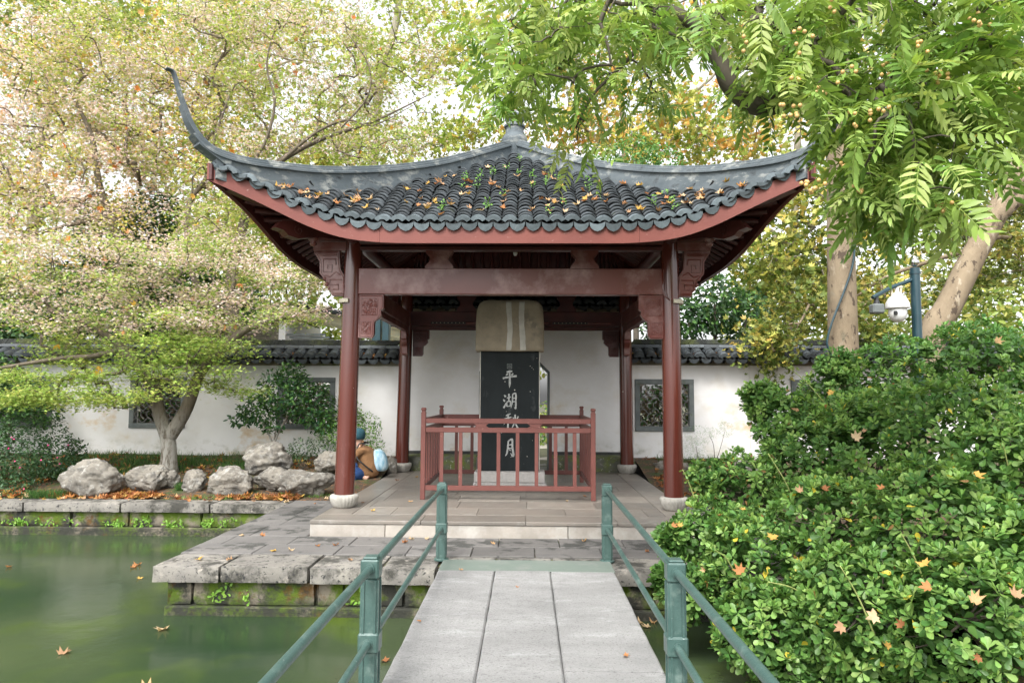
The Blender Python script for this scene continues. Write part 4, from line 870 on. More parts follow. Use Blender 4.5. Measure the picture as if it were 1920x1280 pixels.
lw = empty('garden_wall', (-6, 2.9, .2), 'long white garden wall left of the pavilion with lattice windows and tiled coping', 'wall')
wl = [(-10.04, -8.97), (-7.45, -6.37), (-4.58, -3.48)]
wall_body(lw, -14.5, -2.24, 1.92, wl); coping(lw, -14.5, -2.24, 1.92)
for a, b in wl: window(lw, a, b)
rw = empty('garden_wall', (6, 2.9, .2), 'white garden wall right of the pavilion, largely behind the big shrub', 'wall')
wr = [(2.27, 3.38), (5.22, 6.32)]
wall_body(rw, 2.20, 4.43, 1.96, wr[:1]); 
MB().box(4.432, 4.66, YW-.02, 3.06, -.5, 1.96).build('wall_pier', WALL, rw)
mbx = MB(); mbx.box(4.662, 5.22, YW, 3.06, -.5, 1.96).box(5.22, 6.32, YW, 3.06, -.5, WZ0).box(5.22, 6.32, YW, 3.06, WZ1, 1.96).box(6.32, 13, YW, 3.06, -.5, 1.96); mbx.build('plaster_wall', WALL, rw)
coping(rw, 2.20, 13, 1.96)
for a, b in wr: window(rw, a, b)
for p_, x0, x1 in ((lw, -14.5, -2.30), (rw, 2.26, 13)):
    MB().box(x0, x1, YW-.012, YW-.002, -.4, .20).build('dark_wall_foot', mat('dark_wall_foot', (.13, .135, .14), (.2, .2, .19), 4, .85, .4, 30), p_)
gw = empty('gate_wall', (0, 2.9, 0), 'taller white wall behind the pavilion, pierced by an eight-sided doorway', 'wall')
mb = MB(); dx0, dx1 = -.70, .64
for a, b, z0, z1 in ((-2.235, dx0, -.4, 2.95), (dx1, 2.195, -.4, 2.95), (dx0, dx1, 2.05, 2.95)): mb.box(a, b, YW-.02, 3.08, z0, z1)
for s, xx in ((1, dx0), (-1, dx1)): mb.prism([(xx, 1.82), (xx, 2.05), (xx+s*.23, 2.05)], YW-.02, 3.08)
mb.build('plaster_wall', WALL, gw)
coping(gw, -2.235, 2.195, 2.95, parts=False)
oct_ = [(dx0, -.02), (dx0, 1.82), (dx0+.23, 2.05), (dx1-.23, 2.05), (dx1, 1.82), (dx1, -.02)]; V = []; F = []
for (x, z), (qx, qz) in zip(oct_, [(1, 0), (1, -.5), (.5, -1), (-.5, -1), (-1, -.5), (-1, 0)]):
    for o_, y in ((-.004, YW-.034), (.035, YW-.034), (.035, 3.05), (-.004, 3.05)): V.append((x+qx*o_, y, z+qz*o_))
for i in range(5):
    for k in range(4): F.append((i*4+k, i*4+(k+1) % 4, (i+1)*4+(k+1) % 4, (i+1)*4+k))
F += [(0, 1, 2, 3), (23, 22, 21, 20)]; MB().add(V, F).build('door_surround', SLATE, gw)
for a, b in ((-2.165, dx0-.002), (dx1+.002, 2.165)):
    V = []; F = []; n = int((b-a)/.08); 
    for i in range(n+1):
        for j, (y, z) in enumerate(((2.125, -.1), (2.125, .06), (2.13, .17), (2.15, .245), (2.75, .262))):
            q = noise.noise(Vector((i*.35, j*1.7, 3)))*.02; V.append((a+(b-a)*i/n, min(y+q+(.01 if j < 4 else 0), 2.737) if j < 4 else 2.738, z+(q*.8 if 0 < j < 4 else 0)))
    for i in range(n):
        for j in range(4): F.append((i*5+j, i*5+j+1, (i+1)*5+j+1, (i+1)*5+j))
    MB().add(V, F).build('mossy_plinth', PLINTH, gw, smooth=True)
    MB().box(a, b, 2.70, 2.739, .24, .315, .004).build('plinth_band', mat('dark_plinth_band', (.035, .038, .04), (.06, .06, .055), 8, .85, .3, 40), gw)
MB().box(dx0+.04, dx1-.04, 2.125, 4.4, -.2, -.004).build('threshold_paving', LAND, kind='structure', origin=(0, 3, 0))
MB().box(dx0-1.5, dx1+1.5, 4.41, 12, -.2, .01).build('garden_path', PALE, kind='structure', origin=(0, 8, 0))
# brick house behind the wall
ho = empty('brick_house', (-6.2, 7, 0), 'old brick gable end with a low tiled lean-to roof behind the left garden wall', 'house')
hb = MB().box(-9.5, -6.11, 7.0, 10, 0, 3.35).build('brick_wall', BRICK, ho)
k = 0; z = 2.3
M_HB = MB().box(-.12, .12, -.012, .012, -.028, .028).mesh('brick', BRICK)
while z < 3.3:
    x = -8.0+(.13 if k % 2 else 0)
    while x < -6.25: inst(M_HB, 'brick', ho, Matrix.Translation((x, 6.992-rnd.uniform(0, .006), z))); x += .262
    z += .07; k += 1
MB().box(-6.10, -5.93, 6.95, 10, 0, 3.30).build('quoin', WALL, ho)
MB().prism([(6.8, 3.36), (8.5, 3.9), (10.2, 3.36), (10.2, 3.28), (8.5, 3.80), (6.8, 3.28)], -9.6, -6.0, 'yz').build('roof', TILE, ho)
mb = MB(); V = [(-5.9, 7.0, 3.42), (-2.2, 7.0, 2.62), (-2.2, 9, 3.1), (-5.9, 9, 3.9)]; mb.add(V+[(a, b, c-.1) for a, b, c in V], [(0, 1, 2, 3), (7, 6, 5, 4), (0, 4, 5, 1), (1, 5, 6, 2), (2, 6, 7, 3), (3, 7, 4, 0)]); lr_ = mb.build('lean_to_roof', mat('mossy_far_roof', (.16, .15, .08), (.10, .10, .07), 4, .9, .6, 30, [((.4, .16, .05), 14, .6, .66)]), ho)
mb = MB(); mb.tube([(-5.95, 7.9, 3.78), (-2.1, 7.9, 2.98)], .07, 8); mb.build('roof_ridge', TILE, ho)
for k in range(3): MB().box(-5.9+k*.08, -4.9+k*.1, 6.9+k*.03, 7.0, 2.85-k*.07, 2.9-k*.07).build('cornice', SLATE, ho)
MB().box(-5.9, -2.3, 7.05, 8.9, 0, 2.55).build('lean_to_wall', WALL, ho)
gb = empty('utility_cabinet', (-3.3, 5.5, 0), 'dark green metal cabinet standing on legs behind the wall, seen under the roof', 'cabinet')
c = at(710, 612, Y=5.5)
MB().box(c[0]-.13, c[0]+.06, 5.4, 5.7, 2.55, 3.12, .01).build('cabinet_body', POLE, gb); MB().box(c[0]+.10, c[0]+.25, 5.42, 5.68, 2.55, 3.16, .01).build('cabinet_body', POLE, gb)
for q in (-.05, .17): MB().box(c[0]+q-.03, c[0]+q+.03, 5.5, 5.56, 0, 2.548).build('leg', POLE, gb)

# ---- camera pole
cp = empty('camera_pole', (6.38, .5, -.1), 'dark teal steel pole with a silver ball on top and a side arm', 'pole')
MB().tube([(6.38, .5, -.2), (6.38, .5, 3.43)], .072, 20).build('shaft', POLE, cp, auto=50)
MB().tube([(6.38, .5, 3.33), (6.38, .5, 3.37)], .082, 20).build('collar', POLE, cp, auto=50)
MB().lathe([(.07*math.cos(t), .075*math.sin(t)) for t in np.linspace(-1.3, 1.57, 10)], (6.38, .5, 3.52), 20).build('ball_cap', STEEL, cp, smooth=True)
MB().tube([(6.33, .5, 3.24), (5.95, .42, 3.10), (5.62, .34, 2.93)], .032, 12).build('arm', POLE, cp, auto=50)
sc = empty('surveillance_camera', (6.06, .45, 2.9), 'white dome surveillance camera hanging from the pole arm', 'camera')
c0 = (6.06, .45, 0)
MB().lathe([(.03, 3.10), (.03, 3.03), (.065, 3.02), (.075, 2.99), (.13, 2.94), (.17, 2.86), (.18, 2.79), (.175, 2.775), (.13, 2.77)], c0, 28).build('hood', WPLAST, sc, auto=50)
MB().lathe([(.125, 2.768), (.135, 2.72), (.13, 2.66), (.105, 2.60), (.06, 2.565), (0, 2.555)], c0, 28).build('dome', WPLAST, sc, auto=60)
MB().box(5.945, 6.00, .325, .36, 2.66, 2.72, .008).build('lens_window', DARK, sc); MB().box(6.10, 6.13, .43, .47, 3.03, 3.14).box(5.96, 5.985, .43, .46, 2.98, 3.14).box(5.95, 6.14, .42, .47, 3.10, 3.125).build('bracket', CREAM, sc)
fl = empty('flood_lamp', (5.68, .36, 2.8), 'small grey lamp at the end of the pole arm, left of the dome camera', 'lamp')
MB().box(5.60, 5.78, .28, .44, 2.68, 2.83, .02).build('housing', SLATE, fl); MB().lathe([(.05, 0), (.035, .06), (.03, .11)], (5.69, .36, 2.83), 12).build('neck', DARK, fl)

# ================================================================== ROCKS
def rock(px0, px1, py0, py1, Y, label, seed, dy=.8, rot=0., flat=1., m=ROCK, group=None):
    a = at(px0, py1, Y=Y); b = at(px1, py0, Y=Y); cx, w, zt, zb = (a[0]+b[0])/2, (b[0]-a[0])/2, b[2], a[2]; h = (zt-zb)/2
    bm = bmesh.new(); bmesh.ops.create_icosphere(bm, subdivisions=5, radius=1)
    for v in bm.verts:
        p = v.co.copy(); q = p+Vector((seed*3.1, 0, 0))
        # facets: flatten against a few random planes
        for k in range(9):
            r = random.Random(seed*50+k); n = Vector((r.gauss(0, 1), r.gauss(0, 1), r.gauss(0, 1))).normalized(); d = r.uniform(.60, .86); t = p.dot(n)
            if t > d: p -= n*(t-d)*.85
        p += p.normalized()*(.20*noise.noise(q*1.3)+.11*noise.noise(q*3)-.09*abs(noise.noise(q*3.2+Vector((5, 1, 0))))+.06*noise.noise(q*7)-.10*max(0, noise.noise(q*4.5)-.2)*2-.05*(1-min(1, abs(noise.noise(q*3.7+Vector((9, 2, 4))))*9))+.028*noise.noise(q*17))
        v.co = p
    mx = [max(abs(v.co[i]) for v in bm.verts) for i in range(3)]
    for v in bm.verts: v.co = Vector((cx+v.co.x/mx[0]*w, Y+v.co.y/mx[1]*w*dy, zb+h*1.0+v.co.z/mx[2]*h*1.08))
    mb = MB(); mb.bm(bm); return mb.build('rock', m, origin=(cx, Y, zb), smooth=True, label=label, cat='rock')
R_ = [(112, 236, 862, 944, -.12, 'large pale pointed rock nearest the pink-flowering bush'), (228, 332, 866, 925, .25, 'furrowed grey rock at the foot of the maple trunk'),
      (336, 388, 876, 929, .15, 'small upright grey rock with a dark cleft on its right'), (386, 478, 874, 934, .08, 'mossy hollowed rock left of the long brown-stained one'),
      (445, 553, 830, 893, .62, 'light holed rock perched on top of the row, under the camellia tree'), (472, 562, 876, 922, .25, 'narrow pale rock tongue below the perched holed rock'), (512, 634, 872, 936, -.05, 'long pale rock with brown stains beside the front left column'),
      (588, 652, 846, 886, 1.1, 'weathered dark rock behind the long brown-stained rock'), (722, 748, 853, 898, 1.7, 'grey rock beside the back left column'), (300, 340, 880, 915, .3, 'small rounded rock tucked against the maple roots'),
      (1216, 1300, 864, 900, 1.75, 'low grey rock just right of the back right column'), (1292, 1352, 868, 905, 1.5, 'flat grey rock under the feathery shrub'), (1372, 1442, 862, 900, 1.6, 'dim grey rock at the wall foot behind the big shrub')]
for i, r in enumerate(R_): rock(*r[:5], r[5], i+1, dy=.62)

# ================================================================== PERSON crouching beyond the front left column
def skin(name, chains, m, parent, sub=2, smooth=True, kind=None):
    """chains: dict name->(pos, r, parent index or None)"""
    me = bpy.data.meshes.new(name); me.from_pydata([tuple(c[0]) for c in chains], [(i, c[2]) for i, c in enumerate(chains) if c[2] is not None], []); me.update()
    o = bpy.data.objects.new(name+'_tmp', me); COL.objects.link(o); o.modifiers.new('s', 'SKIN'); o.modifiers.new('d', 'SUBSURF').levels = sub
    for i, c in enumerate(chains):
        sv = me.skin_vertices[0].data[i]; r = c[1]; sv.radius = (r, r) if not hasattr(r, '__len__') else r; sv.use_root = (i == 0)
    dg = bpy.context.evaluated_depsgraph_get(); ev = o.evaluated_get(dg); m2 = bpy.data.meshes.new_from_object(ev)
    bpy.data.objects.remove(o); mb = MB(); mb.add([v.co[:] for v in m2.vertices], [tuple(p.vertices) for p in m2.polygons]); return mb.build(name, m, parent, smooth=smooth)
PYY = 1.0
pe = empty('person', (-2.5, PYY, -.15), 'person crouching beside the platform in a tan coat, teal hat and pale blue backpack', 'person')
def J(px, py, dy=0): return Vector(at(px, py, Y=PYY+dy))
spine = [J(690, 893), J(693, 875), J(688, 855), J(679, 842), J(676, 834), J(671, 826)]
gz = -.13
def limb_ch(base, pts, idx): pass
body = [(spine[0], .11, None), (spine[1], .12, 0), (spine[2], .125, 1), (spine[3], .10, 2), (spine[4], .05, 3), (spine[5]+Vector((0, 0, .03)), .088, 4), (spine[5]+Vector((-.015, 0, .10)), .075, 5)]
LEG = []
for s in (-1, 1):
    hip = spine[0]+Vector((-.01, s*.10, -.02)); knee = J(650, 868)+Vector((-.02, s*.13, 0)); ank = Vector((J(672, 912).x, PYY+s*.12, gz+.09)); toe = ank+Vector((-.19, 0, -.06))
    n = len(body); body += [(hip, .045, 0), (knee, .04, n), (ank, .018, n+1)]; LEG.append((hip, knee, ank, toe))
ARM = []
for s in (-1, 1):
    sh = spine[3]+Vector((-.01, s*.15, -.01)); el = J(655, 868)+Vector((.02, s*.17, 0)); wr_ = J(650, 880)+Vector((.0, s*.06, -.05)); n = len(body)
    body += [(sh, .05, 3), (el, .038, n), (wr_, .026, n+1)]; ARM.append((sh, el, wr_))
bo = skin('body', body, SKIN, pe)
for (sh, el, wr_), s in zip(ARM, (-1, 1)):
    ch = [(wr_, .028, None), (wr_+Vector((-.045, 0, -.01)), (.034, .016), 0)]
    for k in range(4): a = wr_+Vector((-.08, (k-1.5)*.018, -.012)); ch += [(a, .0085, 1), (a+Vector((-.028, 0, -.012)), .0075, len(ch)), (a+Vector((-.045, 0, -.034)), .006, len(ch)+1)]
    ch += [(wr_+Vector((-.03, -s*.035, -.02)), .010, 0), (wr_+Vector((-.06, -s*.045, -.035)), .008, len(ch))]; skin('hand', ch, SKIN, bo, 1)
coat = [(spine[0]+Vector((.01, 0, -.04)), (.17, .19), None), (spine[1], (.165, .20), 0), (spine[2], (.16, .20), 1), (spine[3], (.13, .17), 2), (spine[4]+Vector((.01, 0, 0)), .085, 3)]
for sh, el, wr_ in ARM: n = len(coat); coat += [(sh, .075, 3), (el, .062, n), (wr_+Vector((.02, 0, 0)), .045, n+1)]
cto = skin('coat', coat, COAT, pe); skin('hood', [(spine[4]+Vector((.045, 0, .0)), .06, None), (spine[4]+Vector((.0, .05, .035)), .045, 0), (spine[4]+Vector((.0, -.05, .035)), .045, 0)], COAT, cto)
skin('trousers', sum([[(l[0], .105, None if i == 0 else 0), (l[1], .085, i*3), (l[2]+Vector((0, 0, .0)), .065, i*3+1)] for i, l in enumerate(LEG)], []), JEAN, pe)
for hip, knee, ank, toe in LEG: skin('shoe', [(ank+Vector((.05, 0, -.03)), .058, None), (ank+Vector((-.06, 0, -.035)), .058, 0), (toe+Vector((-.03, 0, .02)), .045, 1)], SHOE, pe, 1)
hc = spine[5]+Vector((-.012, 0, .075))
MB().lathe([(.115, -.05), (.13, -.01), (.135, .05), (.115, .10), (.07, .13), (.0, .14)], tuple(hc), 24).build('hat', HAT, pe, smooth=True)
MB().lathe([(.02, -.02), (.018, .0), (.008, .02)], tuple(hc+Vector((-.115, 0, -.06))), 8).build('nose', SKIN, bo, smooth=True)
for s in (-1, 1):
    MB().lathe([(0, -.01), (.010, 0), (0, .01)], tuple(hc+Vector((-.095, s*.03, -.035))), 8).build('eye', DARK, bo)
    MB().lathe([(0, -.025), (.018, 0), (0, .025)], tuple(hc+Vector((0, s*.095, -.05))), 8).build('ear', SKIN, bo)
MB().box(hc.x-.108, hc.x-.094, hc.y-.02, hc.y+.02, hc.z-.095, hc.z-.088).build('mouth', mat('lips', (.4, .16, .14), (.35, .14, .12), 5, .5, 0), bo)
bp = empty('backpack', tuple(J(707, 866)), 'pale blue patterned backpack on the crouching person', 'backpack')
d = (J(716, 886)-J(694, 842)); ctr = J(707, 866)
skin('pack', [(J(700, 843), (.09, .13), None), (J(709, 858), (.135, .17), 0), (J(713, 874), (.13, .17), 1), (J(712, 884), (.08, .12), 2)], BAG, bp)
for s in (-1, 1):
    w_ = [spine[3]+Vector((.08, s*.11, .10)), spine[3]+Vector((-.02, s*.15, .09)), spine[2]+Vector((-.12, s*.20, .0)), spine[2]+Vector((-.02, s*.215, -.10)), J(702, 882)+Vector((0, s*.14, 0))]
    MB().tube(curve(w_, 5), .014, 6).build('strap', DARK, bp, smooth=True)
# ================================================================== VEGETATION
PINK = [(.76, .60, .57), (.88, .76, .74), (.62, .47, .43), (.66, .54, .38)]
ORS = [(.60, .30, .08), (.62, .50, .10), (.66, .40, .16)]
PLG2 = [(.13, .18, .035), (.20, .24, .05), (.32, .31, .07), (.10, .15, .03)]
LIME = [(.34, .44, .09), (.42, .50, .13), (.28, .38, .07), (.50, .52, .14)]
GRN = [(.20, .33, .06), (.26, .38, .08), (.33, .43, .10), (.40, .46, .14)]
YEL = [(.55, .52, .12), (.60, .48, .12), (.48, .52, .14)]
ORG = [(.62, .38, .10), (.66, .48, .16), (.55, .28, .07)]
PLG = [(.24, .33, .07), (.34, .40, .09), (.45, .46, .12), (.20, .28, .06)]
DKG = [(.035, .085, .03), (.05, .11, .04), (.025, .065, .028), (.07, .13, .05)]
MDG = [(.07, .17, .035), (.10, .22, .05), (.05, .13, .03), (.13, .26, .07)]
def L(*pts): return [at(p[0], p[1], Y=p[2]) for p in pts]
# -- front Japanese maple
b0 = at(316, 868, Y=1.2); b0[2] = .02
mA, TA = tree('maple_tree', 'forked Japanese maple with a limewashed trunk standing among the rocks', [
  ([b0]+L((316, 830, 1.2), (300, 780, 1.2), (288, 730, 1.2), (262, 690, 1.15), (215, 640, 1.0), (150, 600, .8), (90, 580, .6)), .14, .04),
  (L((320, 815, 1.2), (350, 765, 1.15), (378, 695, 1.1), (424, 648, 1.1), (472, 612, 1.0), (545, 592, .9), (622, 576, .8)), .12, .025),
  (L((290, 735, 1.2), (325, 690, 1.3), (352, 655, 1.3), (372, 600, 1.3), (430, 555, 1.4), (440, 500, 1.5)), .085, .03),
  (L((352, 655, 1.3), (330, 610, 1.2), (330, 560, 1.1), (350, 500, 1.0)), .06, .025),
  (L((230, 655, 1.05), (170, 668, .7), (110, 672, .5), (0, 690, .3), (-60, 700, .2)), .05, .02),
  (L((215, 640, 1.0), (250, 560, 1.2), (235, 500, 1.3), (160, 470, 1.4)), .05, .02),
  (L((300, 740, 1.2), (255, 760, .7), (215, 765, .5)), .02, .008),
 ], ell(110, 700, 110, 22, .1, 1.2, 26)+ell(60, 745, 70, 16, 0, .8, 18)+ell(230, 655, 160, 36, .2, 1.8, 60)+ell(330, 705, 110, 26, .2, 1.2, 26)+ell(430, 735, 60, 12, .5, 1.3, 6)+ell(390, 650, 90, 30, .3, 1.6, 26)+ell(545, 590, 75, 18, .4, 1.4, 18)+ell(180, 585, 220, 45, .2, 2.2, 85)+ell(420, 590, 110, 40, .6, 2.2, 36)+ell(130, 500, 190, 60, .3, 2.4, 85)+ell(400, 500, 130, 55, .8, 2.4, 60)+ell(215, 740, 60, 16, 0, .9, 14)+ell(110, 748, 120, 14, -.1, .8, 26)+ell(540, 540, 60, 30, .8, 2., 14)+ell(575, 505, 55, 50, 1.2, 2.5, 22), BARKM, r_tip=.005)
low = [t for t in TA[2::3] if t[2] < 2.35+0*t[0]]; high = [t for t in TA[2::3] if t[2] >= 2.35]
crown(mA, 'lower_foliage', low, 75, .17, 'maple', .075, [GRN, LIME, GRN], flat=.32, up=1.6)
crown(mA, 'upper_foliage', high, 85, .19, 'maple', .070, [PINK, GRN, LIME, GRN, PINK], flat=.38, up=1.3)
# -- maples behind the wall
def gp(px, Y, z=0.): p = at(px, 700, Y=Y); p[2] = z; return p
mB, TB = tree('maple_tree', 'broad old maple with pinkish tan crown behind the left end of the wall', [
  ([gp(238, 3.9), *L((238, 640, 3.9), (236, 560, 3.9), (215, 440, 3.9), (186, 345, 3.8), (170, 250, 3.8), (120, 150, 3.7))], .15, .03),
  (L((236, 560, 3.9), (300, 450, 4.0), (312, 370, 4.0), (258, 320, 3.9), (275, 262, 3.8), (340, 200, 3.7)), .075, .02),
  (L((312, 370, 4.0), (225, 338, 3.6), (175, 360, 3.2), (112, 470, 2.8)), .04, .012),
  (L((225, 400, 3.9), (140, 420, 3.6), (60, 440, 3.3), (-30, 470, 3.1)), .06, .02),
 ], ell(120, 130, 200, 120, 3.4, 5.6, 130)+ell(110, 300, 190, 130, 3.2, 5.2, 150)+ell(300, 220, 130, 150, 3.6, 5.4, 90)+ell(120, 420, 190, 60, 2.4, 4, 60)+ell(-60, 250, 120, 220, 2.6, 5, 50), BARKM, r_tip=.006)
crown(mB, 'crown', TB[2::3], 84, .22, 'maple', .085, [PINK, LIME, LIME, PINK, YEL, PINK], flat=.6, up=1.0)
mC, TC = tree('maple_tree', 'many-limbed maple rising behind the roof left of its apex', [
  ([gp(440, 4.6), *L((440, 620, 4.6), (432, 540, 4.5), (452, 440, 4.5), (478, 345, 4.5), (520, 305, 4.4), (600, 262, 4.3), (700, 228, 4.2), (800, 180, 4.2))], .17, .009),
  (L((440, 600, 4.6), (372, 540, 4.2), (350, 430, 4.1), (358, 375, 4.1), (392, 325, 4.0), (402, 262, 3.9), (430, 180, 3.9)), .09, .02),
  (L((478, 345, 4.5), (540, 290, 4.3), (590, 220, 4.2), (600, 160, 4.1), (560, 70, 4.0)), .06, .015),
  (L((540, 290, 4.3), (640, 220, 4.2), (700, 160, 4.1), (745, 80, 4.0)), .045, .012),
  (L((372, 540, 4.2), (300, 500, 3.7), (240, 470, 3.3)), .05, .015),
  (L((470, 350, 4.5), (530, 300, 4.2), (590, 250, 4.1), (650, 225, 4.05), (700, 235, 4.0), (780, 195, 4.0)), .05, .006),
  (L((455, 430, 4.5), (470, 320, 4.1), (500, 260, 4.0), (515, 190, 3.95), (500, 120, 3.9), (520, 40, 3.9)), .05, .012),
  (L((452, 440, 4.5), (430, 330, 4.0), (405, 250, 3.9), (440, 190, 3.8), (480, 150, 3.8)), .04, .012),
  (L((640, 240, 4.05), (690, 180, 4.0), (690, 120, 3.95), (650, 60, 3.9)), .022, .01),
  (L((358, 375, 4.1), (300, 340, 3.8), (250, 250, 3.7), (210, 180, 3.6), (200, 100, 3.6)), .035, .01),
 ], ell(560, 150, 180, 150, 4.1, 6.6, 130)+ell(720, 170, 130, 120, 4.2, 6.6, 75)+ell(400, 120, 130, 130, 3.8, 6, 80)+ell(640, 270, 180, 35, 3.4, 5.5, 40)+ell(420, 300, 70, 60, 3, 5, 24)+ell(380, 430, 110, 60, 2.6, 4.5, 40)+ell(560, 20, 250, 50, 3, 6, 50), BARKM, r_tip=.006)
TCt = TC[2::3]; far_r = [t for t in TCt if t[0] > -3.6]; far_l = [t for t in TCt if t[0] <= -3.6]
for mm_, TT_, n_ in ((mB, TB, 60), (mC, TC, 60), (mA, TA, 22)):
    q = np.array(TT_)[rng.integers(0, len(TT_), n_)]+rng.normal(0, .12, (n_, 3))-[0, .15, 0]; nr = rng.normal(0, .6, (n_, 3)); nr[:, 1] -= .8
    leaves('caught_leaves', 'plane', q, rotmats(nr), .085*rng.uniform(.6, 1.2, n_), pick([(.66, .22, .05), (.70, .42, .07), (.60, .28, .12)], n_), LEAF, mm_, kind='stuff')
crown(mC, 'crown', far_l, 90, .21, 'maple', .08, [PINK, LIME, LIME, PINK, LIME], flat=.6, up=1.)
crown(mC, 'right_crown', far_r, 75, .22, 'maple', .085, [LIME, PINK, LIME, PINK, LIME], flat=.6, up=1.)
# -- plane trees farther back
def plane(label, trunk, limbs, T, per, pals, spread=.5, size=.17, r=.22, bark=BARKB):
    t_, tt = tree('plane_tree', label, [(trunk, r, r*.4)]+limbs, T, bark, r_tip=.012, group=None)
    crown(t_, 'crown', tt[2::3], per, spread, 'plane', size, pals, flat=.7, up=.3); return t_
plane('tall plane tree in orange and green far behind the left maple', [gp(60, 13), *L((60, 500, 13), (70, 300, 13), (120, 100, 13), (160, -80, 13))], [(L((70, 300, 13), (180, 150, 12), (300, 60, 12)), .12, .03)],
  ell(110, 60, 200, 90, 10, 16, 60)+ell(150, 260, 220, 160, 11, 17, 60)+ell(150, 480, 200, 90, 11, 16, 30)+ell(400, 40, 150, 80, 11, 16, 30)+ell(380, 300, 150, 120, 10, 14, 30), 62, [PLG, ORG, YEL, PLG], .55, .13)
plane('tall plane tree with yellow-green leaves behind the apex on its left', [gp(705, 11), *L((705, 500, 11), (700, 300, 11), (712, 160, 11), (745, 30, 11), (760, -120, 11))], [(L((700, 300, 11), (640, 240, 10.5), (600, 120, 10)), .1, .03), (L((712, 160, 11), (830, 60, 11), (860, -20, 11)), .1, .03), (L((700, 300, 11), (860, 260, 10.6), (900, 180, 10)), .07, .02)],
  ell(560, 130, 190, 140, 9, 14, 55)+ell(800, 60, 130, 60, 9, 13, 24)+ell(860, 150, 90, 60, 9, 13, 11)+ell(700, 290, 160, 40, 9, 13, 26)+ell(870, 250, 80, 30, 9, 13, 14)+ell(560, 330, 140, 60, 9, 14, 25)+ell(520, 450, 130, 90, 7, 12, 60)+ell(380, 480, 120, 100, 8, 12, 34), 34, [LIME, PLG, YEL, LIME], .5, .14)
plane('plane tree with several thin pale stems behind the ridge right of the apex', [gp(1172, 14), *L((1172, 500, 14), (1172, 320, 14), (1168, 220, 14), (1150, 100, 14), (1170, -60, 14))], [(L((1172, 330, 14), (1230, 230, 13.5), (1330, 150, 13), (1400, 60, 13)), .09, .03), (L((1172, 330, 14), (1100, 240, 13.5), (1030, 200, 13)), .07, .03), (L((1168, 220, 14), (1250, 120, 14), (1260, 20, 14)), .07, .02)],
  ell(1180, 210, 150, 60, 10, 15, 28)+ell(1350, 230, 130, 50, 10, 15, 26)+ell(1100, 120, 170, 60, 10, 15, 20)+ell(1450, 130, 110, 90, 10, 15, 18)+ell(1330, 285, 190, 22, 10, 15, 26)+ell(960, 60, 120, 60, 11, 15, 16)+ell(1250, 50, 200, 50, 11, 15, 16)+ell(1040, 255, 110, 30, 10, 14, 18), 34, [ORG, YEL, PLG, LIME, LIME], .5, .15, .16)
plane('plane tree in dull green filling the gap right of the roof', [gp(1480, 11), *L((1480, 520, 11), (1490, 400, 11), (1500, 200, 11), (1530, 0, 11))], [(L((1485, 470, 11), (1600, 450, 10.5), (1690, 380, 10)), .09, .03), (L((1490, 400, 11), (1400, 330, 10.5)), .08, .03)],
  ell(1450, 430, 90, 100, 8, 13, 42)+ell(1500, 560, 130, 55, 8, 13, 30)+ell(1680, 430, 150, 60, 8, 13, 24)+ell(1600, 340, 150, 60, 8, 13, 28)+ell(1700, 200, 200, 160, 9, 14, 40)+ell(1600, 520, 90, 40, 8, 12, 8), 38, [PLG2, PLG2, YEL, PLG], .5, .15, .17)
# -- leaning plane tree on the right, and the upright one in front of it
pR, TR = tree('plane_tree', 'leaning plane tree with flaking bark above the shrub on the right', [
  ([gp(1700, 1.6, -.1), *L((1745, 640, 1.6), (1778, 575, 1.6), (1830, 470, 1.6), (1880, 378, 1.6), (1935, 270, 1.6), (2010, 100, 1.6), (2060, -60, 1.6))], .24, .14),
  (L((1855, 425, 1.6), (1910, 375, 1.3), (1990, 320, 1.0)), .12, .07),
  (L((1835, 465, 1.6), (1760, 485, 2.2), (1660, 520, 2.8), (1600, 560, 3.2)), .05, .02),
  (L((1880, 378, 1.6), (1760, 340, 2.6), (1700, 420, 3.6), (1560, 470, 4.2)), .07, .02),
 ], ell(1850, 480, 90, 70, 2, 5, 24)+ell(1720, 540, 80, 35, 2.4, 4.5, 9)+ell(1450, 640, 55, 50, 1.9, 2.5, 9)+ell(1620, 600, 50, 40, 2., 3., 7)+ell(1900, 330, 60, 80, 2.2, 5, 18)+ell(1480, 600, 60, 40, 2.3, 3.2, 7), BARKP, r_tip=.008)
crown(pR, 'crown', TR[2::3], 70, .22, 'plane', .075, [PLG2, YEL, PLG2], flat=.8, up=.4)
